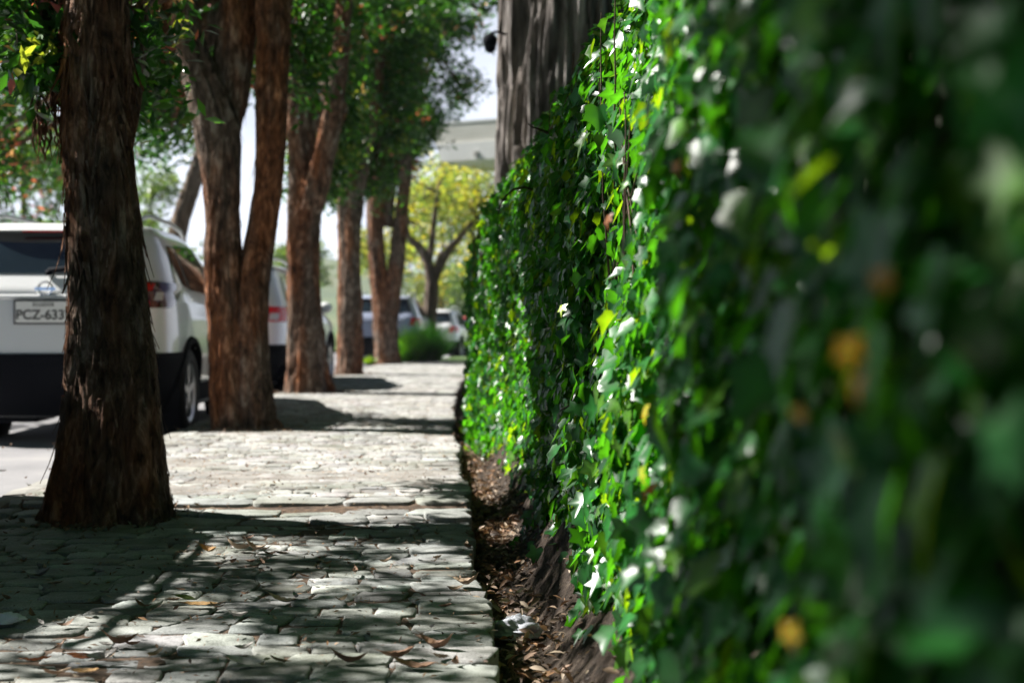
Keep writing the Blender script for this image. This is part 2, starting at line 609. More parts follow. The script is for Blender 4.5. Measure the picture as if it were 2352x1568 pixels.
# gutter floor and the earth bank under the ivy
def bank_profile(d):
    e = edge_x(d) - 0.005
    bump = bulge(d)
    return [(e, -0.115), (e + .04, -0.105), (e + .10, -0.10), (e + .145, -0.085), (e + .18, -0.05), (e + .215, 0.0), (e + .25, .06), (e + .31, .15), (e + .42, .24), (e + .6, .3)]


def bulge(d):
    return 0.155 * sstep(7.9, 9.4, d) * (1 - sstep(11.2, 12.2, d))


rows = []
for d in np.r_[np.linspace(0.4, 11, 1100), np.linspace(11.05, 30, 200)]:
    pr = bank_profile(d)
    pts = []
    for i in range(len(pr) - 1):
        for t in np.linspace(0, 1, 5, endpoint=False):
            x = pr[i][0] * (1 - t) + pr[i + 1][0] * t
            z = pr[i][1] * (1 - t) + pr[i + 1][1] * t
            q = Vector((x * 8, d * 6, z * 8))
            a = noise.noise(q) * 0.026 + noise.noise(q * 2.7) * 0.014 + noise.noise(q * 7.0) * 0.007
            pts.append((x + a * (0 if i == 0 else 1), d, z + a * 0.6))
    rows.append(pts)
mb = MB()
mb.grid(rows)
mb.build('earth_bank', M['soil'], smooth=True)['kind'] = 'structure'

# old wall that carries the ivy
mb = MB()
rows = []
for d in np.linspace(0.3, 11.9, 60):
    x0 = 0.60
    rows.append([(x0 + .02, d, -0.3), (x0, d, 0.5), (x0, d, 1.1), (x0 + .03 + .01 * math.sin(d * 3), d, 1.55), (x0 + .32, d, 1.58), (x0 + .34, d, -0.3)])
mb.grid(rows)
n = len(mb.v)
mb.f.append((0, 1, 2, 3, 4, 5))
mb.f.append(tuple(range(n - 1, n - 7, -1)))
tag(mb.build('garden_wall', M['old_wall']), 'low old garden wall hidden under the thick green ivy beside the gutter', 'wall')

# ------------------------------------------------------------------ leaf scattering
def basis(n, up):
    n = n / np.linalg.norm(n, axis=1, keepdims=True)
    u = up - (up * n).sum(1, keepdims=True) * n
    u /= np.maximum(np.linalg.norm(u, axis=1, keepdims=True), 1e-6)
    s = np.cross(u, n)
    return s, u, n


def scatter(T, C, S, U, Nn, size):
    """T (k,3) template in side/up/normal axes -> vertices (n*k,3)"""
    k = len(T)
    V = C[:, None, :] + size[:, None, None] * (T[None, :, 0:1] * S[:, None, :] + T[None, :, 1:2] * U[:, None, :] + T[None, :, 2:3] * Nn[:, None, :])
    return V.reshape(-1, 3)


def tfaces(F, n, k):
    F = np.asarray(F)
    return (F[None] + (np.arange(n) * k)[:, None, None]).reshape(-1, F.shape[1])


def ivy_template(half, curl, fold, droop):
    out = half + [(-x, y) for x, y in half[1:-1]][::-1]
    T = np.array([(0, -0.1, -0.08)] + [(x, y, fold * abs(x) ** 1.3 + curl * y * abs(y) - droop * y * y - 0.02) for x, y in out])
    return T


IVY_H = [[(0.0, -1.05), (0.17, -0.46), (0.70, -0.40), (0.42, 0.02), (0.60, 0.45), (0.22, 0.42), (0.0, 0.26)],
         [(0.0, -0.95), (0.30, -0.50), (0.66, -0.28), (0.56, 0.06), (0.62, 0.36), (0.28, 0.48), (0.0, 0.30)],
         [(0.0, -1.20), (0.16, -0.60), (0.52, -0.50), (0.36, -0.05), (0.46, 0.34), (0.20, 0.40), (0.0, 0.24)]]
IVY_TS = [ivy_template(IVY_H[0], 0, .18, .14), ivy_template(IVY_H[1], .10, .42, .22), ivy_template(IVY_H[2], -.12, .30, .30),
          ivy_template(IVY_H[0], .25, -.25, .25), ivy_template(IVY_H[1], -.05, .12, .10)]
IVY_T = IVY_TS[0]
IVY_F = [(0, 1 + (i + 1) % 12, 1 + i) for i in range(12)]
ELL_T = np.array([(0, -1, -.12), (-.30, -.35, .10), (.30, -.35, .10), (0, -.3, -.03), (-.28, .3, .10), (.28, .3, .10), (0, .3, -.02), (0, 1, -.16)])
ELL_F = [(0, 3, 1), (0, 2, 3), (1, 3, 6), (1, 6, 4), (3, 2, 5), (3, 5, 6), (4, 6, 7), (6, 5, 7)]
QUAD_T = np.array([(0, -1, 0), (.36, 0, .10), (0, 1, -.05), (-.36, 0, .10)])
QUAD_F = [(0, 1, 2), (0, 2, 3)]

# ivy: parts of one climbing plant
def ivy_curve(n):
    """cross-section of the ivy face, (x, z), foot to top"""
    pts = np.array([(.385, -.10), (.405, .10), (.42, .45), (.425, .9), (.435, 1.25), (.465, 1.50), (.53, 1.66), (.64, 1.745), (.80, 1.77)])
    seg = np.r_[0, np.cumsum(np.linalg.norm(np.diff(pts, axis=0), axis=1))]
    t = rng.random(n) * seg[-1]
    x = np.interp(t, seg, pts[:, 0])
    z = np.interp(t, seg, pts[:, 1])
    tx = np.interp(t + .04, seg, pts[:, 0]) - np.interp(t - .04, seg, pts[:, 0])
    tz = np.interp(t + .04, seg, pts[:, 1]) - np.interp(t - .04, seg, pts[:, 1])
    L = np.hypot(tx, tz)
    return x, z, -tz / L, tx / L


def lump(x, y, f):
    return np.array([noise.noise(Vector((a * f, b * f, 1.7))) for a, b in zip(x, y)])


NI = 54000
dd = np.concatenate([rng.uniform(0.6, 3.2, 11500), rng.uniform(3.0, 12.3, NI - 11500)])
x, z, nx, nz_ = ivy_curve(NI)
endr = sstep(11.2, 12.3, dd)                        # far end rounds off
x = x + 0.35 * endr ** 2 + 0.004 * (dd - 5) * 0
z = np.where(z > 1.2, z - 0.35 * endr * (z - 1.0) - 0.14 * sstep(8.6, 10.5, dd) * (z - 1.2) / .5, z)
lp = lump(dd, z, 1.6) * 0.07 + lump(dd, z, 4.5) * 0.045
low = np.clip((0.15 - z) / 0.25, 0, 1)
# ragged lower hem: leaves drop out where the noise is low
keep = (lump(dd, z * 0, 2.2) * 0.9 + rng.random(NI) * 0.6 + 0.35) > low * 0.9
x = x - 0.15 * (1 - sstep(1.1, 2.7, dd)) + np.where(rng.random(NI) < .4, .05, 0)
x = x - bulge(dd) * (1 - 0.25 * np.clip(z, 0, 1)) - lp + rng.normal(0, 0.022, NI) + 0.01
C = np.stack([x, dd + rng.normal(0, .01, NI), z + rng.normal(0, .015, NI)], 1)[keep]
n = len(C)
yn = np.where(dd > 11.2, 0.8 * endr, 0.0)[keep]
nrm = np.stack([nx[keep], yn, nz_[keep] + 0.42], 1) + rng.normal(0, 0.36, (n, 3))
nrm[:, 0] = np.minimum(nrm[:, 0], -0.05)
nrm[:, 1] -= bulge(dd[keep]) * 5.0
glow = (bulge(dd[keep]) > .05) & (rng.random(n) < .55)
nrm[glow] = np.array([.55, -.75, .15]) + rng.normal(0, .35, (glow.sum(), 3))
upv = np.stack([rng.normal(0, .25, n), rng.normal(0, .55, n), np.ones(n)], 1)
S_, U_, N_ = basis(nrm, upv)
size = rng.uniform(0.026, 0.053, n) * np.where(rng.random(n) < .2, .6, 1)
tone = rng.random(n)
col = np.array([0.012, 0.078, 0.014]) * rng.uniform(.55, 1.5, (n, 1))
young = tone > 0.88
col[young] = np.array([0.045, 0.12, 0.012]) * rng.uniform(.7, 1.35, (young.sum(), 1))
blue = (tone < 0.12)
col[blue] = np.array([0.012, 0.055, 0.018]) * rng.uniform(.7, 1.3, (blue.sum(), 1))
ivy = empty('ivy', (0.45, 6, 0), 'thick dark green ivy covering the low wall along the right of the pavement', 'ivy')
EI = Matrix.Translation((-.45, -6, 0))


def under(o, root):
    """parent an object made in world space under a thing standing elsewhere"""
    o.parent = root
    o.matrix_parent_inverse = Matrix.LocRotScale(root.location, root.rotation_euler, None).inverted()
    return o


k = len(IVY_T)
vein = np.ones(k)
vein[0] = 1.9
vein[1] = 1.25
kind_ = rng.integers(0, len(IVY_TS), n)
VV = np.concatenate([scatter(IVY_TS[q], C[kind_ == q], S_[kind_ == q], U_[kind_ == q], N_[kind_ == q], size[kind_ == q]) for q in range(len(IVY_TS))])
cc = np.concatenate([col[kind_ == q] for q in range(len(IVY_TS))])
o = mesh_obj('foliage', VV, tfaces(IVY_F, n, k), M['ivy'], smooth=False, tint=np.repeat(cc, k, axis=0) * np.tile(vein, n)[:, None])
under(o, ivy)
# withered leaves, where the photo shows them
wl = [(1945, 795, 1.55, .05, (.62, .36, .02)), (1962, 872, 1.55, .045, (.60, .30, .015)), (1828, 948, 1.75, .035, (.55, .30, .02)),
      (1810, 1448, 1.75, .045, (.62, .42, .04)), (1490, 1118, 2.95, .05, (.34, .10, .02)), (1478, 942, 3.0, .04, (.55, .48, .05)),
      (1395, 500, 3.7, .04, (.22, .08, .03)), (2020, 640, 1.4, .035, (.35, .16, .02)), (1290, 705, 5.0, .045, (.30, .42, .03)),
      (1470, 1085, 3.0, .04, (.45, .5, .05)), (1550, 380, 2.7, .03, (.3, .14, .04)), (1605, 690, 2.4, .035, (.35, .15, .05))]
C = []
for a, b, dd_, s, c in wl:
    p = P(a, b, 1.0)
    r = (p - CAM)
    t = (0.215 if a > 1700 else 0.30) / r.x
    C.append(CAM + r * t)
C = np.array(C)
n = len(C)
S_, U_, N_ = basis(np.tile([-1, -.4, .3], (n, 1)) + rng.normal(0, .25, (n, 3)), np.tile([0, .2, 1.0], (n, 1)))
for i in range(n):
    pass
o = mesh_obj('withered_leaves', scatter(IVY_TS[3], C, S_, U_, N_, np.array([q[3] * (.27 if i < 4 or q[0] > 1700 else .5) for i, q in enumerate(wl)])), tfaces(IVY_F, n, k), M['ivy'],
             tint=np.repeat(np.array([q[4] for q in wl]), k, axis=0))
under(o, ivy)
o['label'] = 'yellow and brown withered leaves'
# runners and bare twigs
mb = MB()
for i in range(230):
    d0 = random.uniform(1.2, 11.5)
    z0 = random.uniform(-.05, 1.1)
    pts = []
    q = Vector((0.46 - bulge(d0), d0, z0))
    v = Vector((0, random.uniform(-.5, .5), 1))
    for s in range(8):
        pts.append(q.copy())
        v += Vector((random.uniform(-.05, .05), random.uniform(-.5, .5), random.uniform(-.2, .2)))
        q = q + v.normalized() * 0.09
        q.x = min(max(q.x, .44 - bulge(q.y)), .56)
    mb.tube(pts, [0.0038 * (1 - .08 * s) for s in range(8)], 5, False)
under(mb.build('stems', M['twig'], smooth=True), ivy)
def twig(px, rad):
    m2 = MB()
    m2.tube([P(a, b, c) for a, b, c in px], [rad * (1 - .7 * i / (len(px) - 1)) for i in range(len(px))], 6)
    under(m2.build('twig', M['twig'], smooth=True), ivy)
twig([(1235, 440, 5.9), (1205, 430, 5.7), (1180, 435, 5.6), (1160, 452, 5.5), (1150, 470, 5.5), (1143, 492, 5.5)], .006)
twig([(1258, 305, 5.4), (1240, 298, 5.3), (1222, 292, 5.2), (1212, 284, 5.2)], .006)
twig([(1262, 300, 5.4), (1285, 262, 5.2), (1298, 235, 5.1), (1306, 215, 5.1)], .004)
twig([(1380, 905, 3.9), (1340, 918, 4.0), (1300, 935, 4.1), (1268, 950, 4.2)], .004)

# ------------------------------------------------------------------ trunks
def spline(pts, n):
    pts = [np.array(p, float) for p in pts]
    pts = [2 * pts[0] - pts[1]] + pts + [2 * pts[-1] - pts[-2]]
    res = []
    m = len(pts) - 3
    for i in range(n):
        t = i / (n - 1) * m
        k = min(int(t), m - 1)
        u = t - k
        a, b, c, e = pts[k:k + 4]
        res.append(0.5 * (2 * b + (c - a) * u + (2 * a - 5 * b + 4 * c - e) * u * u + (3 * b - a - 3 * c + e) * u ** 3))
    return res


def limb(mb, pts, seg=48, lev=90, amp=0.10, flare=0.0, flare_z=0.0, seed=0.0, flute=5.0, fine=0.04, zf=0.55, ff=5.0, fz=11.0):
    """pts: (x, y, z, radius); fluted, stringy tube"""
    S = spline(pts, lev)
    rows = []
    nprev = Vector((1, 0, 0))
    for i, q in enumerate(S):
        p = Vector(q[:3])
        t = Vector(S[min(i + 1, lev - 1)][:3]) - Vector(S[max(i - 1, 0)][:3])
        t.normalize()
        nprev = (nprev - t * nprev.dot(t)).normalized()
        b = t.cross(nprev)
        r = max(q[3], 0.004)
        row = []
        for j in range(seg):
            a = 2 * math.pi * j / seg
            c, s = math.cos(a), math.sin(a)
            zz = p.z
            f = noise.noise(Vector((c * flute * .5 + seed, s * flute * .5, zz * zf))) * amp * 1.6
            f += noise.noise(Vector((c * flute * 1.6 + seed, s * flute * 1.6, zz * zf * 4.0 + 5))) * amp * .9
            wv = .5 * noise.noise(Vector((c * 3, s * 3, zz * 2 + seed)))
            f += (min(abs(noise.noise(Vector((c * flute * ff + seed + wv, s * flute * ff + wv, zz * zf * fz + 9)))) * 3.6, 1) - .62) * fine
            f += noise.noise(Vector((c * flute * ff * 2.6, s * flute * ff * 2.6, zz * zf * fz * 2.2))) * fine * .35
            if flare:
                f += math.exp(-max(zz - flare_z, 0) / .13) * flare * (max(0, noise.noise(Vector((c * 1.9 + seed, s * 1.9, 4.4)))) * 1.6 - .06)
            row.append(p + (nprev * c + b * s) * (r * (.95 + f)))
        rows.append(row)
    mb.grid(rows, True)
    n = len(mb.v)
    mb.f.append(tuple(range(n - seg, n)))


def bark_strips(mb, pts, n, lmin, lmax, wmax, seed, facing=None):
    """loose fibres and peeling ribbons on a limb"""
    S = spline(pts, 60)
    rr = random.Random(seed)
    for i in range(n):
        k = rr.randint(1, 56)
        q = S[k]
        a = rr.uniform(0, 2 * math.pi)
        L = rr.uniform(lmin, lmax)
        wd = rr.uniform(.3, 1) * wmax
        dirn = Vector((math.cos(a), math.sin(a), 0))
        sd = Vector((-math.sin(a), math.cos(a), 0))
        base = Vector(q[:3]) + dirn * q[3] * 0.97
        down = Vector(S[max(k - 2, 0)][:3]) - Vector(S[k][:3])
        down.normalize()
        curl = rr.uniform(0.0, 0.5) ** 2 * 1.2
        tw = rr.uniform(-.3, .3)
        rows = []
        for s in range(5):
            u = s / 4
            c = base + down * L * u + dirn * (0.006 + curl * L * u * u) + sd * tw * L * u
            ww = wd * (1 - .6 * u)
            rows.append([c - sd * ww, c + dirn * ww * .4, c + sd * ww])
        mb.grid(rows)


def IP(lst, d, dz=None):
    """(view x, view y, view width) at depth d -> world points with radius"""
    out = []
    for q in lst:
        dd_ = d + (q[3] if len(q) > 3 else 0)
        p = P(q[0], q[1], dd_)
        out.append((p.x, p.y, p.z, q[2] / 2 * dd_ / FPX))
    return out


def spray_leaves(blobs, n, leaf, seed, cols, spread=0.16, T=QUAD_T, F=QUAD_F, per=14, hang=0.5, hollow=0.0):
    """leaves in small sprays inside ellipsoids; blobs: (centre, radii, weight); cols: [(rgb, weight)]"""
    r = np.random.default_rng(seed)
    wts = np.array([b[2] for b in blobs], float)
    wts /= wts.sum()
    ns = max(1, n // per)
    idx = r.choice(len(blobs), ns, p=wts)
    cen = np.array([b[0] for b in blobs], float)[idx]
    rad = np.array([b[1] for b in blobs], float)[idx]
    v = r.normal(0, 1, (ns, 3))
    v /= np.linalg.norm(v, axis=1, keepdims=True)
    rr_ = (hollow + (1 - hollow) * r.random((ns, 1))) ** (1 / 2.2)
    sc = cen + v * rr_ * rad
    ax = r.normal(0, 1, (ns, 3)) * [1, 1, .5] + [0, 0, -hang]
    ax /= np.linalg.norm(ax, axis=1, keepdims=True)
    C = np.repeat(sc, per, 0) + np.repeat(ax, per, 0) * (r.random((ns * per, 1)) - .3) * spread * 3 + r.normal(0, spread * .45, (ns * per, 3))
    m = len(C)
    nrm = r.normal(0, .75, (m, 3)) + [0, 0, .7]
    up = np.repeat(-ax, per, 0) + r.normal(0, .5, (m, 3))
    S1, U1, N1 = basis(nrm, up)
    size = leaf * r.uniform(.6, 1.35, m)
    cw = np.array([c[1] for c in cols], float)
    cw /= cw.sum()
    sprc = r.choice(len(cols), ns, p=cw)
    ci = np.repeat(sprc, per)
    mixin = r.random(m) < .25
    ci[mixin] = r.choice(len(cols), mixin.sum(), p=cw)
    tint = np.array([c[0] for c in cols])[ci] * r.uniform(.6, 1.4, (m, 1))
    k = len(T)
    return scatter(T, C, S1, U1, N1, size), tfaces(F, m, k), np.repeat(tint, k, axis=0)


GREEN = [((.024, .080, .013), 5), ((.045, .12, .018), 3), ((.014, .048, .014), 3), ((.10, .17, .025), .9)]
REDGREEN = GREEN + [((.42, .10, .13), .6), ((.40, .20, .18), .2), ((.20, .21, .04), .14)]
FEWRED = GREEN + [((.42, .10, .13), .22), ((.40, .20, .18), .08), ((.24, .24, .04), .2)]
YELLOW = [((.34, .30, .08), 3), ((.22, .25, .08), 4), ((.50, .36, .05), 1.2), ((.14, .19, .07), 3)]
PALE = [((.10, .15, .06), 4), ((.15, .19, .07), 3), ((.06, .10, .04), 3)]
DARK = [((.025, .055, .025), 4), ((.045, .08, .04), 3), ((.07, .10, .055), 1)]


def make_tree(name, label, cat, group, limbs, blobs, nleaf, leaf, seed, cols, mat='bark', over=None, seg=40, lev=80, strips=0, amp=.10, twigs=True, T=QUAD_T, F=QUAD_F, hang=.5, spread=.16, per=14, flute=5.0, fine=.085, hollow=0.0, extra=None, ff=5.0, fz=7.0, flr=.5):
    base = limbs[0][0]
    root = empty(name, (base[0], base[1], max(base[2], -.5)), label, cat, group)
    mb = MB()
    for i, l in enumerate(limbs):
        limb(mb, l, seg if i == 0 else max(12, int(seg * .8)), lev, amp, flare=flr if abs(l[0][2] - base[2]) < .3 else 0, flare_z=base[2] + .1, seed=seed * 3.7 + i * 1.9, flute=flute, fine=fine, ff=ff, fz=fz)
        if strips:
            bark_strips(mb, l, strips, .05, .22, .012, seed + i)
    if extra:
        extra(mb)
    if twigs and blobs:
        rr = random.Random(seed)
        tops = [l[-1] for l in limbs] + [l[len(l) // 2] for l in limbs[1:]]
        for b in blobs:
            c = Vector(b[0])
            s = min(tops, key=lambda q: (Vector(q[:3]) - c).length)
            a = Vector(s[:3])
            for j in range(3):
                e = c + Vector([rr.uniform(-.6, .6) * q for q in b[1]])
                mid = (a + e) / 2 + Vector((rr.uniform(-.2, .2), rr.uniform(-.2, .2), rr.uniform(0, .3)))
                q1 = [tuple(x) for x in (a, (a + mid) / 2, mid, (mid + e) / 2, e)]
                r0 = min(s[3] * .7, .035 + .012 * (a - e).length)
                mb.tube(q1, [r0, r0 * .8, r0 * .6, r0 * .4, r0 * .15], 6, False)
    under(mb.build('trunk', M[mat], smooth=True), root)
    if blobs:
        V, F_, t = spray_leaves(blobs, nleaf, leaf, seed, cols, spread, T, F, per, hang, hollow)
        if over:                                         # unseen upper crown, added to keep sky light off the pavement
            V2, F2, t2 = spray_leaves(over, 9000, .09, seed + 500, cols, .2, T, F, per, hang, hollow)
            V, F_, t = np.concatenate([V, V2]), np.concatenate([F_, F2 + len(V)]), np.concatenate([t, t2])
        under(mesh_obj('crown', V, F_, M['leaf'], tint=t), root)
    return root


def overhead(d):  # leaf clumps out of view, added to block the sky from above
    return [((.9, d, 6.3), (2.1, 2.6, .8), 2), ((1.8, d + .5, 7.2), (2.2, 2.4, .8), 1)] + ([((-1.3, d, 6.0), (1.5, 2.7, .6), 2)] if d < 9 else [])


def rough_base(l, dz):
    """carry a trunk's foot a little below the ground"""
    a = l[0]
    return [(a[0], a[1], a[2] - dz, a[3] * 1.08)] + l


GROUP = 'street trees in a row along the kerb'
# first tree
t1 = IP([(253, 1212, 322), (253, 1185, 306), (253, 1130, 272), (254, 1060, 246), (255, 980, 226), (255, 880, 208), (250, 760, 186), (242, 620, 168), (236, 500, 162), (226, 380, 152), (222, 260, 150), (222, 160, 152), (220, 60, 156), (218, -80, 150), (215, -300, 120)], 5.65)
t1l = IP([(215, 420, 60, .2), (180, 260, 70, .25), (142, 120, 74, .32), (112, 0, 76, .4), (70, -160, 70, .45), (0, -420, 60, .5)], 5.65)
t1r = IP([(265, 380, 60, .15), (290, 240, 66, .25), (300, 120, 70, .3), (308, 0, 70, .35), (330, -200, 60, .4), (400, -500, 40, .5)], 5.65)


def t1_extra(mb):
    bark_strips(mb, t1, 420, .05, .30, .016, 5)
    bark_strips(mb, t1, 500, .03, .12, .008, 6)
    rr = random.Random(3)
    for i in range(150):                                 # shaggy fibres hanging from the left bough
        a = P(rr.uniform(74, 165), rr.uniform(10, 300), 5.8)
        pts = [a]
        for s in range(4):
            a = a + Vector((rr.uniform(-.012, .02), rr.uniform(-.02, .02), -rr.uniform(.015, .045)))
            pts.append(a)
        mb.tube(pts, [.006, .005, .004, .003, .002], 4, False)


def blob(vx, vy, d, rx, ry, rz, wgt=1.0):
    return (tuple(P(vx, vy, d)), (rx, ry, rz), wgt)


b1 = [((-1.85, 6.1, 3.5), (.62, 1.9, .35), 1.9), blob(104, 90, 5.72, .055, .1, .15, .16), blob(85, -10, 5.75, .06, .1, .10, .1), blob(312, 60, 5.8, .04, .1, .14, .08), ((-1.5, 5.9, 3.55), (1.25, 1.25, .75), 3), ((-3.5, 5.5, 3.35), (.95, 1.6, .45), 1.25), ((-2.4, 5.4, 3.6), (.7, .8, .5), .5), ((-1.2, 5.2, 4.5), (1.1, 1.2, .7), 1.6), ((-2.5, 6.3, 4.0), (.8, 1.1, .6), .6),
      blob(110, 40, 7.0, .2, .4, .3, .35), blob(330, 90, 6.6, .18, .3, .35, .35)]
make_tree('street_tree', 'nearest street tree with thick reddish brown stringy trunk in front of the white car', 'tree', GROUP,
          [rough_base(t1, .12), t1l, t1r], b1, 36000, .042, 21, REDGREEN, over=overhead(5.6), per=36, spread=.10, strips=0, seg=96, lev=200, extra=t1_extra, fine=.10, amp=.085, flr=.22)

# second tree, twin stems
t2a = IP([(545, 1003, 150), (540, 985, 120), (532, 940, 104), (528, 880, 96), (524, 800, 92), (520, 700, 92), (512, 600, 86), (513, 500, 78), (507, 400, 90), (500, 300, 104), (478, 220, 96), (450, 140, 80), (428, 60, 66), (410, -40, 60), (380, -250, 50)], 10.6)
t2b = IP([(600, 1003, 110, -.05), (592, 985, 92, -.05), (585, 900, 80, -.06), (582, 800, 72, -.06), (580, 700, 70, -.05), (588, 610, 70), (606, 500, 64), (618, 400, 66), (622, 300, 72), (625, 200, 76), (628, 100, 78), (630, 0, 80), (640, -150, 70), (660, -350, 50)], 10.6)
t2c = IP([(510, 330, 70), (525, 230, 84), (538, 130, 86), (545, 30, 84), (550, -100, 70), (560, -350, 40)], 10.7)
b2 = [((-1.9, 8.7, 3.5), (.55, .9, .3), .9), blob(30, 60, 12.4, .45, .6, .5, .5), blob(60, 220, 12.8, .40, .6, .4, .42), blob(20, 350, 13, .3, .5, .25, .22), blob(-150, 150, 12.6, .5, .7, .6, .4), blob(600, 60, 11.9, .5, .5, .6, .7), blob(390, 130, 11.8, .55, .7, .6, 1.1), blob(360, 270, 11.6, .40, .5, .35, .55), blob(400, -150, 11.2, .9, .9, .6, 1.6), blob(680, -200, 10.8, .8, .9, .6, 1.2), ((-2.3, 10.6, 4.3), (1.0, 1.2, .9), 1.2), ((-1.2, 9.9, 4.6), (.9, .8, .7), 1.0),
      blob(700, 120, 11.8, .25, .5, .5, .5)]
make_tree('street_tree', 'second street tree with two stems dividing low in a narrow V', 'tree', GROUP,
          [rough_base(t2a, .1), rough_base(t2b, .1), t2c], b2, 26000, .047, 22, REDGREEN, over=overhead(10.6), per=24, spread=.13, strips=90, seg=72, lev=160, amp=.13)

# third
t3 = IP([(710, 918, 138), (710, 903, 116), (706, 860, 98), (703, 780, 86), (698, 700, 80), (696, 600, 76), (698, 500, 80), (704, 430, 84), (696, 360, 66), (690, 280, 60), (692, 150, 56), (698, 0, 50), (700, -200, 40)], 16)
t3b = IP([(712, 480, 60, -.1), (734, 400, 56, -.2), (754, 310, 50, -.3), (770, 220, 44, -.35), (782, 130, 40, -.35), (790, 20, 36, -.3), (796, -150, 28, -.3)], 16)
b3 = [blob(740, 60, 17, .55, .8, .8, 2.0), blob(690, 280, 17.4, .22, .6, .7, 1.0), blob(775, 260, 17.5, .40, .7, .75, 1.6), blob(745, 390, 17.6, .24, .5, .36, .7), blob(690, 410, 17.8, .15, .3, .25, .3), blob(660, 120, 17.5, .25, .7, .9, .9), blob(760, -150, 16.2, 1.3, 1.2, .8, 2.2), blob(640, -250, 16, 1.0, 1.0, .7, 1.2), ((-2.6, 16, 4.2), (1.0, 1.2, .8), 1.0)]
make_tree('street_tree', 'third street tree from the camera, slim trunk leaving one limb to its right', 'tree', GROUP,
          [rough_base(t3, .1), t3b], b3, 21000, .052, 23, FEWRED, over=overhead(15.5), per=24, strips=70, seg=56, lev=130, amp=.14)

# fourth
t4 = IP([(802, 868, 84), (802, 858, 68), (803, 830, 60), (803, 760, 56), (803, 680, 54), (802, 600, 52), (801, 520, 56), (803, 450, 62), (796, 380, 44), (790, 300, 38), (786, 180, 34), (784, 0, 30)], 21.9)
t4b = IP([(812, 460, 44), (832, 390, 34), (850, 310, 28), (862, 240, 25), (874, 140, 22), (884, 20, 18)], 21.9)
b4 = [blob(800, 330, 22.5, .5, .9, .65, 1.6), blob(850, 210, 22.5, .8, 1, 1.0, 2.6), blob(830, 20, 22, 1.1, 1.2, 1.0, 2.6), blob(930, 120, 22.4, .45, .8, .6, .9), blob(905, 290, 22.4, .35, .6, .4, .8), blob(785, 420, 22.6, .35, .4, .4, .8), blob(860, 400, 22.8, .35, .4, .4, .7)]
make_tree('street_tree', 'fourth street tree, slim orange brown trunk with pale sunlit left side and dark upper bark', 'tree', GROUP,
          [rough_base(t4, .1), t4b], b4, 25000, .058, 24, FEWRED, over=overhead(20.5), per=24, strips=35, seg=40, lev=100, amp=.15)

# fifth, forked
t5 = IP([(890, 846, 76), (890, 836, 62), (888, 800, 56), (885, 740, 58), (880, 690, 50), (868, 620, 40), (862, 520, 38), (864, 420, 40), (869, 320, 40), (872, 180, 32), (874, 20, 26)], 27.7)
t5b = IP([(893, 735, 44), (902, 670, 38), (912, 600, 36), (921, 510, 33), (930, 410, 30), (938, 310, 26), (948, 220, 22), (958, 100, 18)], 27.7)
t5c = IP([(886, 520, 34, .2), (892, 420, 40, .2), (900, 320, 44, .2), (905, 200, 36, .2), (910, 60, 30, .2)], 27.7)
b5 = [blob(890, 260, 28.5, .9, 1.2, 1.1, 2.2), blob(960, 80, 28.2, 1.0, 1.2, 1.0, 2.0), blob(955, 290, 27.5, .55, .8, .5, 1.2), blob(1050, 200, 28.5, .5, .8, .6, .35), blob(1080, 60, 28.5, .5, .6, .5, .3), blob(900, 60, 28, 1.0, 1.2, 1.0, 1.6), blob(915, 360, 28.6, .4, .6, .5, .9), blob(1020, 40, 28.5, .5, .8, .5, .5)]
make_tree('street_tree', 'farthest street tree of the kerb row, trunk forked in two beside the grass clump', 'tree', GROUP,
          [rough_base(t5, .1), t5b, t5c], b5, 23000, .064, 25, FEWRED, per=24, strips=30, seg=40, lev=100, amp=.15)

# tree beside the camera, seen only by its shade on the ivy and stones
tz = [(-1.5, .7, -.1, .30), (-1.5, .7, .1, .24), (-1.5, .7, .8, .18), (-1.48, .8, 1.8, .17), (-1.45, .9, 2.5, .15), (-1.4, 1.2, 3.3, .1)]
b0 = [((-1.0, 1.35, 2.9), (.75, 1.15, .3), 1.6), ((-1.9, 1.7, 3.1), (.9, 1.25, .35), 1.8), ((-2.7, 2.0, 3.5), (.8, 1.2, .4), 1.3), ((-1.3, .2, 3.6), (1.4, 1.2, .7), 1.6), ((-3.3, 3.9, 3.4), (.7, .7, .4), .55)]
make_tree('street_tree', 'street tree standing beside the viewer, known by the shade it throws on the nearest ivy', 'tree', GROUP,
          [tz], b0, 10000, .045, 26, REDGREEN, over=overhead(.5), per=24, seg=24, lev=40)

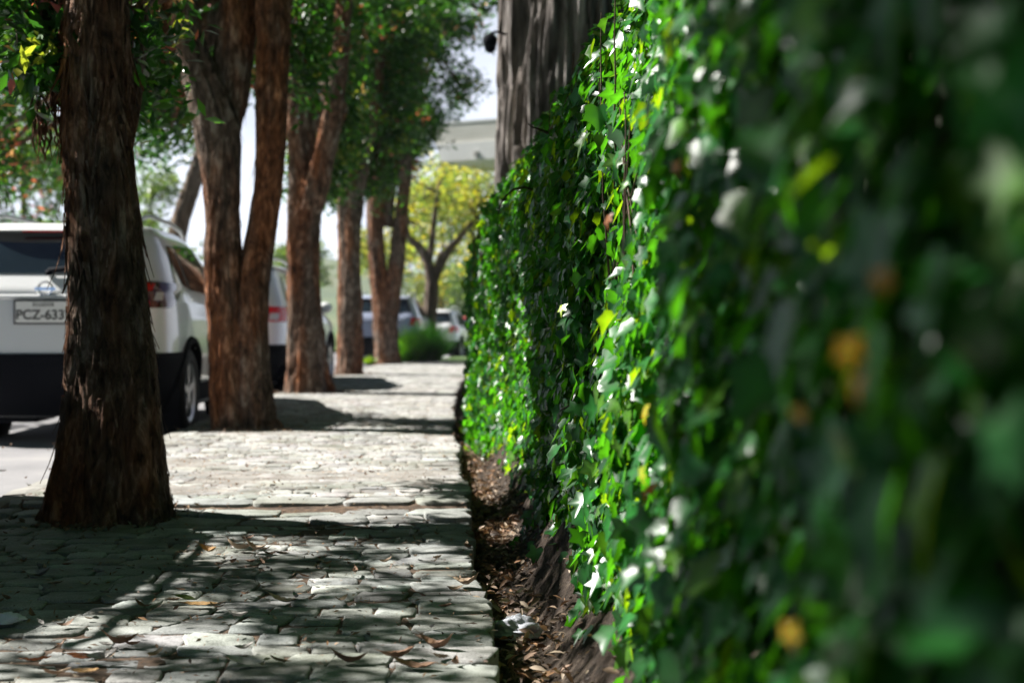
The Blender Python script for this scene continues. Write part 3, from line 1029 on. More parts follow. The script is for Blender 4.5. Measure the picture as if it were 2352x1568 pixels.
for i, (tx, ty) in enumerate(((-1.5, -4.6), (-1.4, -10.2), (2.6, -2.6), (3.2, 2.2), (3.4, 7.0), (-10.5, -3.0), (-11.5, 3.0), (-11.8, 9.0), (-11.5, 15.0))):  # unseen trees, added around the view to hold back sky light and deepen shade
    tr = [(tx, ty, -.3, .3), (tx, ty, .2, .22), (tx + .05, ty, 1.4, .18), (tx, ty + .1, 2.8, .14), (tx, ty, 4.6, .06)]
    bl = [((tx + .3, ty, 3.2), (1.7, 2.3, 1.0), 2), ((tx - .4, ty + .6, 4.6), (1.6, 2.0, 1.0), 2), ((tx, ty, 1.9), (1.2, 1.8, .8), 1.1)]
    if tx < -9:
        bl += [((tx, ty, 6.2), (1.8, 2.6, 1.3), 2)]
    make_tree('street_tree' if tx < 0 else 'garden_tree', ['street tree behind the viewer, next after the one beside the viewer', 'street tree behind the viewer, farthest back along the kerb', 'garden tree behind the viewer on the ivy side',
              'garden tree behind the nearest blurred ivy', 'garden tree behind the middle of the ivy wall', 'street tree behind the viewer on the far side of the street', 'tree on the far side of the street, level with the nearest ivy', 'tree on the far side of the street, level with the nearest white car',
              'tree on the far side of the street, level with the second white car'][i], 'tree', GROUP if tx < 0 else 'garden trees behind the ivy wall',
              [tr], bl, 9000, .10, 80 + i, GREEN, seg=16, lev=24)

# big grey trunk behind the ivy
gx = P(1262, 400, 12.2)
gx.x = 1.30
g = [(gx.x, 12.7, -.4, .86), (gx.x, 12.7, .3, .80), (gx.x, 12.7, 1.2, .765), (gx.x, 12.7, 2.2, .755), (gx.x + .02, 12.7, 3.4, .74), (gx.x + .05, 12.8, 5, .68), (gx.x + .1, 12.8, 7.5, .5), (gx.x + .1, 12.9, 10, .3)]
gb = [((2.4, 13.5, 8.0), (2.0, 2.0, 1.4), 2), ((1.2, 14.5, 9.2), (2.2, 2.0, 1.4), 2), ((3.0, 12.0, 9.4), (2.0, 2.0, 1.3), 2)]


make_tree('furrowed_tree', 'thick grey furrowed trunk rising behind the ivy covered wall', 'tree', None, [g], gb, 9000, .09, 31, GREEN, mat='grey_bark', seg=400, lev=200, amp=.02, flute=11, fine=.13, ff=1.15, fz=1.3)

# ------------------------------------------------------------------ cars
ZL = [0.20, .24, .32, .42, .52, .62, .70, .78, .86, .93, .98, 1.02, 1.05, 1.08, 1.13, 1.20, 1.28, 1.36, 1.44, 1.52, 1.57, 1.61, 1.64, 1.66, 1.672, 1.678]


class Shape:
    """stacked rounded contours: rear yr(z), front yf(z), half-width w(z), exponent n(z)"""
    def __init__(s, L=4.65, H=1.68, W=.91, sedan=False):
        s.k = H / 1.68
        z = np.array([.20, .42, .62, .78, .93, 1.05, 1.13, 1.28, 1.44, 1.57, 1.64, 1.678])
        s.z = z * s.k
        s.yr = np.array([.22, .05, 0., .03, .055, .075, .10, .22, .34, .44, .50, .95])
        s.yf = np.array([4.45, 4.62, 4.65, 4.62, 4.5, 3.9, 3.42, 3.12, 2.82, 2.52, 2.28, 1.9]) * L / 4.65
        s.w = np.array([.80, .88, .91, .91, .90, .885, .86, .80, .735, .675, .62, .40]) * W / .91
        s.n = np.array([6, 6.5, 7, 7, 7, 7, 7, 6.5, 6, 5.5, 4.5, 3.0])

    def par(s, z):
        return [float(np.interp(z, s.z, a)) for a in (s.yr, s.yf, s.w, s.n)]

    def rear(s, x, z, off=0.0):
        yr, yf, w, n = s.par(z)
        c, l = (yr + yf) / 2, (yf - yr) / 2
        u = min(abs(x) / w, .9999)
        return Vector((x, c - l * (1 - u ** n) ** (1 / n) - off, z))

    def ang(s, t, z, off=0.0):
        """t: distance from the rear centre along the contour: x up to the corner, then along the side"""
        yr, yf, w, n = s.par(z)
        c, l = (yr + yf) / 2, (yf - yr) / 2
        # sample by angle
        sg = 1 if t >= 0 else -1
        t = abs(t)
        a = np.linspace(math.pi / 2, 0, 240)
        X = w * np.cos(a) ** (2 / n)
        Y = c - l * np.sin(a) ** (2 / n)
        D = np.r_[0, np.cumsum(np.hypot(np.diff(X), np.diff(Y)))]
        x, y = np.interp(t, D, X), np.interp(t, D, Y)
        x2, y2 = np.interp(t + .01, D, X), np.interp(t + .01, D, Y)
        nx, ny = (y2 - y), -(x2 - x)
        ln = math.hypot(nx, ny) or 1
        return Vector((sg * (x + nx / ln * off), y + ny / ln * off, z))

    def side(s, y, z, sg=1, off=0.0):
        yr, yf, w, n = s.par(z)
        c, l = (yr + yf) / 2, (yf - yr) / 2
        u = min(abs(y - c) / l, .9999)
        return Vector((sg * (w * (1 - u ** n) ** (1 / n) + off), y, z))


def panel(fn, quad, nu=10, nv=8, off=.006, flip=False):
    """quad of four (a, z) corners (bl, br, tr, tl) laid over a surface function fn(a, z, off)"""
    mb = MB()
    for layer in (off, off - .02):
        rows = []
        for v in np.linspace(0, 1, nv):
            r = []
            for u in np.linspace(0, 1, nu):
                a = (quad[0][0] * (1 - u) + quad[1][0] * u) * (1 - v) + (quad[3][0] * (1 - u) + quad[2][0] * u) * v
                z = (quad[0][1] * (1 - u) + quad[1][1] * u) * (1 - v) + (quad[3][1] * (1 - u) + quad[2][1] * u) * v
                r.append(fn(a, z, layer))
            rows.append(r)
        if layer == off:
            top = rows
            mb.grid(rows)
        else:
            for edge_t, edge_b in ((top[0], rows[0]), (top[-1], rows[-1]), ([r[0] for r in top], [r[0] for r in rows]), ([r[-1] for r in top], [r[-1] for r in rows])):
                mb.grid([edge_t, edge_b])
    return mb


def lathe_x(mb, prof, cx, cy, cz, seg=32):
    rows = []
    for x, r in prof:
        rows.append([(cx + x, cy + r * math.cos(a), cz + r * math.sin(a)) for a in np.linspace(0, 2 * math.pi, seg, endpoint=False)])
    mb.grid(rows, True)


def make_car(name, label, group, paintm, rear_d, cx, yaw=0.0, zg=-.12, H=1.68, W=.91, L=4.65, lamp='dark', plate=None, detail=True, emblem=True):
    s = Shape(L, H, W)
    k = s.k
    root = empty(name, (cx, rear_d, zg), label, 'car', group, yaw)
    wr = .345
    wheels = [(.92, wr), (L * .795, wr)]
    # body with wheel openings
    seg = 132
    zs = [z * k for z in ZL]
    zs = sorted(set(np.round(np.interp(np.linspace(0, len(zs) - 1, 70), range(len(zs)), zs), 5)))
    rows = []
    for z in zs:
        yr, yf, w_, n = s.par(z)
        c, l = (yr + yf) / 2, (yf - yr) / 2
        row = []
        for j in range(seg):
            # mix of angular and arc spacing keeps the corners rounded
            a = 2 * math.pi * (j + .5) / seg
            ca, sa = math.cos(a), math.sin(a)
            row.append(Vector((w_ * math.copysign(abs(ca) ** (2 / n), ca), c + l * math.copysign(abs(sa) ** (2 / n), sa), z)))
        rows.append(row)
    V = [p for r in rows for p in r]
    F, low = [], []
    nz_ = len(zs)
    for i in range(nz_ - 1):
        for j in range(seg):
            q = (i * seg + j, i * seg + (j + 1) % seg, (i + 1) * seg + (j + 1) % seg, (i + 1) * seg + j)
            ctr = sum((V[a] for a in q), Vector()) / 4
            if abs(ctr.x) > W * .62 and any((ctr.y - wy) ** 2 + (ctr.z - wz) ** 2 < .40 ** 2 for wy, wz in wheels):
                continue
            F.append(q)
    F.append(tuple((nz_ - 1) * seg + j for j in range(seg)))
    F.append(tuple(seg - 1 - j for j in range(seg)))
    body = mesh_obj('body', V, F, paintm, root, smooth=True)
    for sg in (1, -1):                                   # dark arch liners and fender lips
        for wy, wz in wheels:
            mb = MB()
            lathe_x(mb, [(0, .02), (0, .41), (sg * .30, .42)], sg * (W - .32), wy, wz, 30)
            mb.build('wheel_arch', M['black_plastic'], root, True)
    for sg in (1, -1):
        for wy, wz in wheels:
            pts = []
            for a in np.linspace(-.25, math.pi + .25, 26):
                y, z = wy + .415 * math.cos(a), max(wz + .415 * math.sin(a), .2)
                pts.append(s.side(y, z, sg, .002))
            mb = MB()
            mb.tube(pts, .03, 6)
            mb.build('arch_trim', M['black_plastic'], root, True)
    # lower cladding, rear bumper
    half = lambda z: s.ang(0, z)
    bump = panel(lambda a, z, o: s.ang(a, z, o), [(-1.42, .203), (1.42, .203), (1.36, .67 * k), (-1.36, .67 * k)], 60, 10, .012)
    bump.build('bumper', M['black_plastic'], root, True)
    for sg in (1, -1):
        panel(lambda a, z, o: s.side(a, z, sg, o), [(1.36, .24), (L * .795 - .44, .24), (L * .795 - .44, .40), (1.36, .40)], 16, 4, .012).build('sill', M['black_plastic'], root, True)
    # glass
    panel(lambda a, z, o: s.rear(a, z, o), [(-.66, 1.255 * k), (.66, 1.255 * k), (.555, 1.575 * k), (-.555, 1.575 * k)], 24, 10, .008).build('rear_window', M['glass'], root, True)
    for sg in (1, -1):
        f = lambda a, z, o: s.side(a, z, sg, o)
        panel(f, [(.66, 1.20 * k), (1.10, 1.16 * k), (1.16, 1.50 * k), (.92, 1.50 * k)], 10, 8, .008).build('quarter_window', M['glass'], root, True)
        panel(f, [(1.17, 1.155 * k), (2.08, 1.13 * k), (2.06, 1.54 * k), (1.24, 1.52 * k)], 14, 8, .008).build('side_window', M['glass'], root, True)
        panel(f, [(2.16, 1.13 * k), (3.12, 1.12 * k), (2.56, 1.50 * k), (2.14, 1.54 * k)], 14, 8, .008).build('side_window', M['glass'], root, True)
    yr0 = lambda x, z, o: Vector((x, 2 * (s.par(z)[0] + s.par(z)[1]) / 2 - s.rear(x, z).y + o, z))
    panel(yr0, [(-.70, 1.14 * k), (.70, 1.14 * k), (.56, 1.56 * k), (-.56, 1.56 * k)], 20, 8, .008).build('windscreen', M['glass'], root, True)
    # lamps
    for sg in (1, -1):
        f = lambda a, z, o: s.ang(sg * a, z, o)
        if lamp == 'dark':
            tl = panel(f, [(.56, 1.00 * k), (1.02, 1.005 * k), (1.42, 1.19 * k), (.58, 1.205 * k)], 30, 9, .014).build('tail_lamp', M['lamp_dark'], root, True)
            panel(f, [(.58, 1.01 * k), (.74, 1.01 * k), (.74, 1.055 * k), (.585, 1.055 * k)], 8, 4, .018).build('reflector', M['lamp_red'], tl, True)
            panel(f, [(.60, 1.13 * k), (.76, 1.13 * k), (.78, 1.185 * k), (.61, 1.19 * k)], 8, 4, .018).build('brake_lens', M['lamp_red'], tl, True)
            panel(f, [(.78, 1.06 * k), (.86, 1.06 * k), (.88, 1.12 * k), (.80, 1.12 * k)], 6, 4, .018).build('clear_lens', M['lamp_clear'], tl, True)
        else:
            tl = panel(f, [(.60, .94 * k), (1.06, .94 * k), (1.12, 1.12 * k), (.66, 1.12 * k)], 24, 8, .014).build('tail_lamp', M['lamp_red'], root, True)
            panel(f, [(.72, .96 * k), (.86, .96 * k), (.88, 1.04 * k), (.74, 1.04 * k)], 6, 4, .018).build('clear_lens', M['lamp_clear'], tl, True)
    # wheels
    for sg in (1, -1):
        for wy, wz in wheels:
            wh = bpy.data.objects.new('wheel', None)
            COL.objects.link(wh)
            wh.parent = root
            wh.location = (sg * (W - .115), wy, wz)
            mb = MB()
            lathe_x(mb, [(-.11, .22), (-.115, .30), (-.095, .335), (-.06, .345), (.06, .345), (.095, .335), (.115, .30), (.105, .235), (.08, .225), (-.08, .225)], 0, 0, 0, 36)
            mb.build('tyre', M['tyre'], wh, True)
            mb = MB()
            lathe_x(mb, [(sg * .10, .232), (sg * .085, .205), (sg * .02, .20), (-sg * .06, .19)], 0, 0, 0, 36)
            for q in range(5):
                a = q * 2 * math.pi / 5
                r = Matrix.Rotation(a, 3, 'X')
                mb.box(r @ Vector((sg * .075, 0, .125)), (.03, .05, .19), r)
            lathe_x(mb, [(sg * .09, .002), (sg * .09, .055), (sg * .05, .06)], 0, 0, 0, 16)
            mb.build('rim', M['rim'], wh, False)
            mb = MB()
            lathe_x(mb, [(sg * .01, .002), (sg * .01, .15)], 0, 0, 0, 24)
            mb.build('brake_disc', M['black_plastic'], wh, True)
    if detail:
        for sg in (1, -1):
            mb = MB()
            pts = [Vector((sg * .565, y, z * k)) for y, z in ((.62, 1.655), (.72, 1.705), (1.0, 1.735), (1.8, 1.742), (2.3, 1.70), (2.42, 1.65))]
            mb.tube(pts, .017, 8)
            mb.build('roof_rail', M['rim'], root, True)
        mb = MB()
        rows = []
        for v in np.linspace(0, 1, 4):
            rows.append([s.rear(x, (1.585 + .055 * v) * k, .10 * (1 - .3 * v)) for x in np.linspace(-.56, .56, 16)])
        mb.grid(rows)
        mb.grid([[p + Vector((0, .12, -.008)) for p in rows[0]], rows[0]])
        mb.grid([rows[-1], [p + Vector((0, .14, .012)) for p in rows[-1]]])
        sp = mb.build('spoiler', paintm, root, True)
        mb = MB()
        mb.box(s.rear(0, 1.578 * k, .06), (.5, .012, .014))
        mb.build('brake_light', M['lamp_red'], sp)
        mb = MB()
        mb.tube([s.rear(.0, 1.275 * k, .045), s.rear(.2, 1.30 * k, .05), s.rear(.42, 1.30 * k, .03)], [.022, .016, .008], 8)
        mb.tube([s.rear(.0, 1.275 * k, .05), s.rear(.0, 1.25 * k, .02)], .026, 10)
        mb.build('wiper', M['black_plastic'], root, True)
        for sg in (1, -1):
            mb = MB()
            c = s.side(3.0, 1.14 * k, sg, .10)
            rows = []
            for t in np.linspace(-1, 1, 9):
                r = math.sqrt(max(1 - t * t, .02))
                rows.append([c + Vector((sg * .10 * t, .07 * r * math.cos(a), .075 * r * math.sin(a))) for a in np.linspace(0, 2 * math.pi, 16, endpoint=False)])
            mb.grid(rows, True)
            mb.build('mirror', paintm, root, True)
        mb = MB()                                        # crease over the plate, handle strip
        rows = [[s.rear(x, z * k, o) for x in np.linspace(-.5, .5, 12)] for z, o in ((1.062, .004), (1.075, .022), (1.092, .022), (1.10, .004))]
        mb.grid(rows)
        mb.build('tailgate_handle', paintm, root, True)
        mb = MB()
        mb.box((-.35, .75, .22), (.34, .55, .16))
        mb.box((0, 2.2, .24), (.25, 3.2, .10))
        mb.build('underbody', M['black_plastic'], root)
    if emblem:
        mb = MB()
        c = s.rear(0, 1.14 * k, .02)
        mb.tube([c + Vector((.052 * math.cos(a), -.004, .048 * math.sin(a))) for a in np.linspace(0, 2 * math.pi, 25)], .009, 8, False)
        mb.box(c + Vector((0, -.006, 0)), (.15, .012, .024))
        mb.build('emblem', M['chrome'], root)
    # plate
    mb = MB()
    zc = .97 * k
    c = s.rear(0, zc, .022)
    mb.box(c, (.404, .012, .154))
    pl = mb.build('number_plate', M['plate'], root)
    mb = MB()
    fr = c + Vector((0, .004, 0))
    for dx, dz, sx, sz in ((0, .083, .43, .012), (0, -.083, .43, .012), (.209, 0, .012, .178), (-.209, 0, .012, .178)):
        mb.box(fr + Vector((dx, 0, dz)), (sx, .018, sz))
    mb.build('frame', M['black_plastic'], pl)
    if plate:
        for txt, sz, dz in ((plate, .098, -.052), ('ECUADOR', .034, .042)):
            cu = bpy.data.curves.new('lettering', 'FONT')
            cu.body = txt
            cu.size = sz
            cu.align_x = 'CENTER'
            cu.extrude = .001
            cu.offset = .0016 if sz > .05 else 0
            cu.materials.append(M['ink'])
            o = bpy.data.objects.new('lettering', cu)
            COL.objects.link(o)
            bpy.context.view_layer.update()
            me = bpy.data.meshes.new_from_object(o.evaluated_get(bpy.context.evaluated_depsgraph_get()))
            bpy.data.objects.remove(o)
            o = bpy.data.objects.new('lettering', me)
            COL.objects.link(o)
            o.parent = pl
            o.location = c + Vector((0, -.009, dz))
            o.rotation_euler = (R(90), 0, 0)
            o.scale = (.97, 1, 1)
    return root


CG = 'cars parked along the kerb'
car1 = make_car('parked_car', 'white estate car parked behind the nearest trunk, plate reading PCZ', CG, PAINT['white'], 10.46, -2.84, R(-.5), plate='PCZ-6337')
make_car('parked_car', 'second parked white car with bright red tail lamp seen between two trunks', CG, PAINT['white'], 16.4, -2.64, R(-4.2), lamp='red', H=1.63)
make_car('parked_car', 'silver blue car parked behind the farthest forked trunk', CG, PAINT['silver_blue'], 31.0, -1.18, R(-4), zg=float(road_z(31)), lamp='red', H=1.56, W=.87, L=4.3)
make_car('parked_car', 'small white car behind the grass clump and the yellow tree', CG, PAINT['white'], 42, -.22, R(-10), zg=-.34, lamp='red', H=1.56, W=.87, L=4.2)
make_car('parked_car', 'red car far down the street, half hidden by the ivy edge', CG, PAINT['red'], 55, 1.28, R(-14), zg=-.37, lamp='red', H=1.46, W=.85, L=4.2, detail=False)
make_car('parked_car', 'pale car across the street, only its roof showing over the nearest white car', CG, PAINT['pearl'], 21, -7.4, R(2), zg=-.12, lamp='red', H=1.68)
make_car('parked_car', 'short pale car just left of the view, shading the stones by the nearest trunk', CG, PAINT['pearl'], 6.4, -2.92, R(180), L=3.9)

# ------------------------------------------------------------------ grass clump and verge
def grass_clump(name, c, rx, ry, h, n, seed, cols, label, cat='grass clump', kind=None):
    r = np.random.default_rng(seed)
    a = r.uniform(0, 2 * np.pi, n)
    q = np.sqrt(r.random(n))
    bx, by = q * np.cos(a) * rx * .55, q * np.sin(a) * ry * .55
    lean = np.stack([bx / rx * 1.5 + r.normal(0, .25, n), by / ry * 1.5 + r.normal(0, .25, n)], 1)
    L = h * r.uniform(.6, 1.1, n) * (1.15 - .45 * q ** 2)
    V = np.zeros((n, 8, 3))
    wd = np.stack([-np.sin(a + 1), np.cos(a + 1)], 1) * .008
    for s in range(4):
        u = s / 3
        px = bx + lean[:, 0] * L * .75 * u ** 1.6
        py = by + lean[:, 1] * L * .75 * u ** 1.6
        pz = L * (u - .25 * u ** 2.5 * np.hypot(lean[:, 0], lean[:, 1]))
        f = (1 - u * .9)
        V[:, s * 2] = np.stack([px - wd[:, 0] * f, py - wd[:, 1] * f, pz], 1)
        V[:, s * 2 + 1] = np.stack([px + wd[:, 0] * f, py + wd[:, 1] * f, pz], 1)
    F = tfaces([(0, 1, 3, 2), (2, 3, 5, 4), (4, 5, 7, 6)], n, 8)
    ci = r.integers(0, len(cols), n)
    t = np.array(cols)[ci] * r.uniform(.7, 1.35, (n, 1))
    o = mesh_obj(name, V.reshape(-1, 3), F, M['grass'], tint=np.repeat(t, 8, axis=0))
    o.location = c
    if kind:
        o['kind'] = kind
    else:
        tag(o, label, cat)
    return o


pc = P(978, 835, 29.6)
grass_clump('grass_clump', (pc.x, pc.y, -.06), .50, .5, .86, 2600, 41, [(.07, .26, .02), (.12, .36, .04), (.04, .16, .02)], 'rounded clump of tall dark green grass at the far end of the pavement')
pc = P(938, 835, 29.3)
grass_clump('grass_clump', (pc.x, pc.y, -.06), .30, .4, .75, 1200, 42, [(.18, .42, .04), (.24, .46, .05)], 'light green grass clump beside the farthest forked trunk')
pc = P(850, 838, 27.4)
grass_clump('grass_clump', (pc.x, pc.y, 0), .16, .12, .16, 260, 43, [(.16, .26, .03), (.2, .28, .04)], 'small yellow green grass tuft between two slim trunks')

# ------------------------------------------------------------------ background trees
def far_limb(vx0, vy0, vx1, vy1, d, r0, r1, n=6):
    a, b = P(vx0, vy0, d), P(vx1, vy1, d)
    rr = random.Random(int(vx0 + vy1))
    return [(a.x + (b.x - a.x) * t + rr.uniform(-.1, .1) * (0 < t < 1), a.y + rr.uniform(-.1, .1), a.z + (b.z - a.z) * t, r0 + (r1 - r0) * t) for t in np.linspace(0, 1, n)]


D6 = 34.0
yl = [IP([(985, 800, 50), (984, 770, 40), (986, 730, 34), (990, 690, 34), (992, 650, 32), (985, 610, 26), (965, 570, 20), (940, 545, 15), (925, 500, 10)], D6),
      IP([(990, 660, 26), (1010, 610, 22), (1030, 575, 18), (1060, 540, 14), (1090, 500, 10)], D6),
      IP([(984, 610, 18), (992, 560, 15), (998, 500, 12), (1005, 440, 8)], D6)]
yb = [blob(1110, 430, 35.5, .7, .9, .6, 1.0), blob(1115, 540, 36, .6, .9, .6, .7), blob(1010, 470, 34.5, 1.1, 1.3, .65, 2), blob(940, 500, 35, .5, .9, .5, .6), blob(1020, 600, 36.5, .9, 1, .4, .5), blob(1100, 500, 35, .6, .9, .7, 1), blob(1080, 440, 34.5, .8, 1.0, .6, 1.6), blob(960, 430, 34.2, .5, .8, .7, 1), blob(1040, 380, 35, .9, 1, .6, 1.4), blob(960, 560, 34.5, .5, .6, .35, .4), blob(1080, 560, 35, .6, .8, .4, .5)]
make_tree('yellow_tree', 'small crooked tree with sparse yellow and olive leaves behind the grass clump', 'tree', None, yl, yb, 4600, .07, 51, YELLOW, spread=.34, per=10, mat='far_bark', seg=20, lev=50)
ll = [IP([(385, 640, 44), (398, 580, 40), (410, 530, 42), (424, 480, 42), (440, 430, 42), (456, 380, 40), (480, 300, 36), (505, 200, 30)], 30)]
make_tree('leaning_tree', 'brown trunk leaning right beyond the nearest white car', 'tree', None, ll, [blob(420, 160, 31, 1.6, 1.5, 1.0, 2), blob(360, 330, 31, .9, 1, .5, .6)], 2600, .10, 52, GREEN, mat='far_bark', seg=24, lev=50)

BG = 'trees beyond the street'
far = [  # vx, d, height, crown radius, colours, label
    (40, 36, 6.5, 2.2, PALE, 'pale green tree across the street at the left edge of the view'),
    (150, 44, 7.5, 2.6, DARK, 'dark tree across the street behind the nearest trunk'),
    (340, 50, 6.0, 2.2, PALE, 'pale green tree across the street behind the roof of the nearest white car'),
    (-40, 27, 6.0, 2.0, REDGREEN, 'reddish green tree across the street, cut by the left edge'),
    (690, 75, 5.2, 2.4, PALE, 'far pale tree between the slim trunks'),
    (905, 62, 6.4, 2.6, YELLOW, 'far olive tree behind the farthest forked trunk'),
    (1010, 66, 8.5, 2.8, PALE, 'tall pale tree behind the yellow tree'),
    (1105, 70, 5.6, 2.0, DARK, 'dark bushy tree beside the ivy edge at the street bend'),
    (1180, 58, 7.0, 2.6, DARK, 'dark tree behind the grey furrowed trunk'),
    (1075, 80, 11.0, 3.2, GREEN, 'tallest far tree rising above the white roof edge'),
]
for i, (vx, d, h, cr, cols, lab) in enumerate(far):
    b = P(vx, 760, d)
    zb = -.4
    tr = [(b.x, d, zb, .22), (b.x, d, zb + .4, .17), (b.x + .1, d, zb + h * .35, .13), (b.x + .15, d + .1, zb + h * .6, .09), (b.x + .1, d, zb + h * .85, .04)]
    rr = random.Random(i)
    bl = []
    for q in range(9):
        f = rr.uniform(.28, 1)
        wdt = cr * math.sin(math.pi * (.18 + .75 * f)) * .75
        bl.append(((b.x + rr.uniform(-1, 1) * wdt, d + rr.uniform(-1, 1) * wdt, zb + h * f), (cr * .42, cr * .42, cr * .36), 1))
    make_tree('background_tree', lab, 'tree', BG, [tr], bl, 6500, .10 * (d / 50) ** .5, 60 + i, cols, mat='far_bark', seg=12, lev=20, spread=.22)

# low shrubs along the far side of the street
sh = [(30, 33, 1.5, DARK, 'dark low shrub across the street at the left edge'), (300, 48, 1.6, PALE, 'pale low shrub seen past the right side of the nearest trunk'),
      (1040, 66, 2.2, DARK, 'dark shrub above the small white car by the ivy edge'), (1070, 63, 3.2, DARK, 'tall dark shrub touching the ivy edge at the street bend'),
      (950, 60, 1.5, PALE, 'pale shrub between the silver blue car and the yellow tree'), (1130, 61, 1.2, GREEN, 'low green shrub behind the red car')]
for i, (vx, d, h, cols, lab) in enumerate(sh):
    b = P(vx, 760, d)
    root = empty('shrub', (b.x, d, -.4), lab, 'shrub', 'shrubs beyond the street')
    mb = MB()
    rr = random.Random(90 + i)
    for q in range(7):
        e = Vector((b.x + rr.uniform(-.6, .6), d + rr.uniform(-.5, .5), -.4 + h * rr.uniform(.5, .9)))
        mb.tube([(b.x, d, -.5), (b.x * .5 + e.x * .5 + rr.uniform(-.1, .1), d, -.4 + h * .35), e], [.03, .02, .006], 5, False)
    under(mb.build('stems', M['far_bark'], smooth=True), root)
    bl = [((b.x + rr.uniform(-.8, .8), d + rr.uniform(-.6, .6), -.4 + h * rr.uniform(.25, .85)), (.65, .6, h * .28), 1) for q in range(7)]
    V, F_, t = spray_leaves(bl, 1500, .07, 90 + i, cols, .14)
    under(mesh_obj('foliage', V, F_, M['leaf'], tint=t), root)

# hills far off
for nm, y0, hgt, sd in (('hills', 620, 46, 1.0), ('hills', 420, 17, 4.0)):
    rows = []
    for j in range(26):
        v = j / 25
        row = []
        for i in range(110):
            x = -520 + 900 * i / 109
            hh = hgt * (.62 + .45 * noise.noise(Vector((x * .006 + sd, sd, 0))) + .16 * noise.noise(Vector((x * .021, sd * 2, 0))))
            yy = y0 + 260 * v
            zz = hh * math.sin(min(v * 1.35, 1) * math.pi / 2) + 2.0 * noise.noise(Vector((x * .03, yy * .03, sd)))
            row.append((x, yy, -1 + zz))
        rows.append(row)
    mb = MB()
    mb.grid(rows)
    mb.build(nm, M['hill'], smooth=True)['kind'] = 'structure'

# pale air over the whole place
mb = MB()
mb.box((0, 715, 29), (1900, 1600, 64))
hz_ = mb.build('haze', None)
hz_['kind'] = 'stuff'
hm = bpy.data.materials.new('haze_air')
hm.use_nodes = True
hm.node_tree.nodes.remove(hm.node_tree.nodes['Principled BSDF'])
pv = hm.node_tree.nodes.new('ShaderNodeVolumePrincipled')
pv.inputs['Color'].default_value = (.86, .92, 1, 1)
pv.inputs['Density'].default_value = 0.0003
hm.node_tree.links.new(pv.outputs[0], hm.node_tree.nodes['Material Output'].inputs['Volume'])
hz_.data.materials.append(hm)

# ------------------------------------------------------------------ house with white roof edge
hd = 33.0
a, b = P(1003, 372, hd), P(1150, 283, hd)
house = empty('house', (a.x + 3, hd, -.3), 'white house with a flat roof, its thick roof edge showing left of the grey trunk', 'house')
mb = MB()
x0, zt, zb = a.x, b.z, a.z
zm = zb + (zt - zb) * .45
mb.add([(x0 + .12, hd, zb), (x0 + 7, hd, zb), (x0 + 7, hd, zm), (x0 - .02, hd, zm), (x0 + .12, hd + 7, zb), (x0 + 7, hd + 7, zb), (x0 + 7, hd + 7, zm), (x0 - .02, hd + 7, zm)],
       [(0, 1, 2, 3), (4, 7, 6, 5), (0, 4, 5, 1), (3, 2, 6, 7), (0, 3, 7, 4), (1, 5, 6, 2)])
rf = under(mb.build('roof', M['white_wall']), house)
mb = MB()
mb.add([(x0 - .06, hd + .04, zm + .003), (x0 + 7.05, hd + .04, zm + .003), (x0 + 7.05, hd + .04, zt - .05), (x0 - .10, hd + .04, zt - .05), (x0 - .06, hd + 7, zm + .003), (x0 + 7.05, hd + 7, zm + .003), (x0 + 7.05, hd + 7, zt - .05), (x0 - .10, hd + 7, zt - .05)],
       [(0, 1, 2, 3), (4, 7, 6, 5), (0, 4, 5, 1), (3, 2, 6, 7), (0, 3, 7, 4), (1, 5, 6, 2)])
under(mb.build('parapet', M['pale_concrete']), house)
mb = MB()
mb.box((x0 + 3.48, hd + 3.53, zt - .02), (7.14, 7.0, .056))
under(mb.build('coping', M['white_wall']), house)
mb = MB()
c = P(1107, 360, hd)
mb.box((c.x, hd - .03, c.z), (.09, .06, .12))
under(mb.build('spout', M['concrete']), house)
mb = MB()
mb.box((x0 + 4.6, hd + 4.2, zb / 2 - .2), (4.6, 5.2, zb + .39))
under(mb.build('wall', M['white_wall']), house)
for wx in (3.4, 5.4):
    mb = MB()
    mb.box((x0 + wx, hd + 1.585, 2.2), (1.1, .05, 1.2))
    wn = under(mb.build('window', M['black_plastic']), house)
    mb = MB()
    mb.box((x0 + wx, hd + 1.55, 2.2), (.98, .03, 1.08))
    under(mb.build('pane', M['glass']), house)

hp = Vector((x0, hd, 0))
rot = Matrix.Translation(hp) @ Matrix.Rotation(R(-30), 4, 'Z') @ Matrix.Translation(-hp)
house.matrix_world = rot @ Matrix.Translation(house.location)

# dark lantern on the left edge of the grey trunk
c = P(1126, 100, 12.1)
lan = empty('lantern', (c.x, c.y, c.z - .07), 'small black lantern sticking out at the left edge of the grey trunk', 'lantern')
mb = MB()
lathe = [(.008, -.085), (.045, -.06), (.06, .01), (.062, .045), (.03, .075), (.006, .085)]
mb.grid([[(c.x + r * math.cos(q), c.y + r * math.sin(q), c.z + z) for q in np.linspace(0, 2 * math.pi, 16, endpoint=False)] for r, z in lathe], True)
under(mb.build('housing', M['black_plastic'], smooth=True), lan)
mb = MB()
mb.tube([(c.x, c.y, c.z + .08), (c.x + .05, c.y, c.z + .10), (c.x + .14, c.y + .02, c.z + .08)], .012, 8)
under(mb.build('bracket', M['black_plastic'], smooth=True), lan)

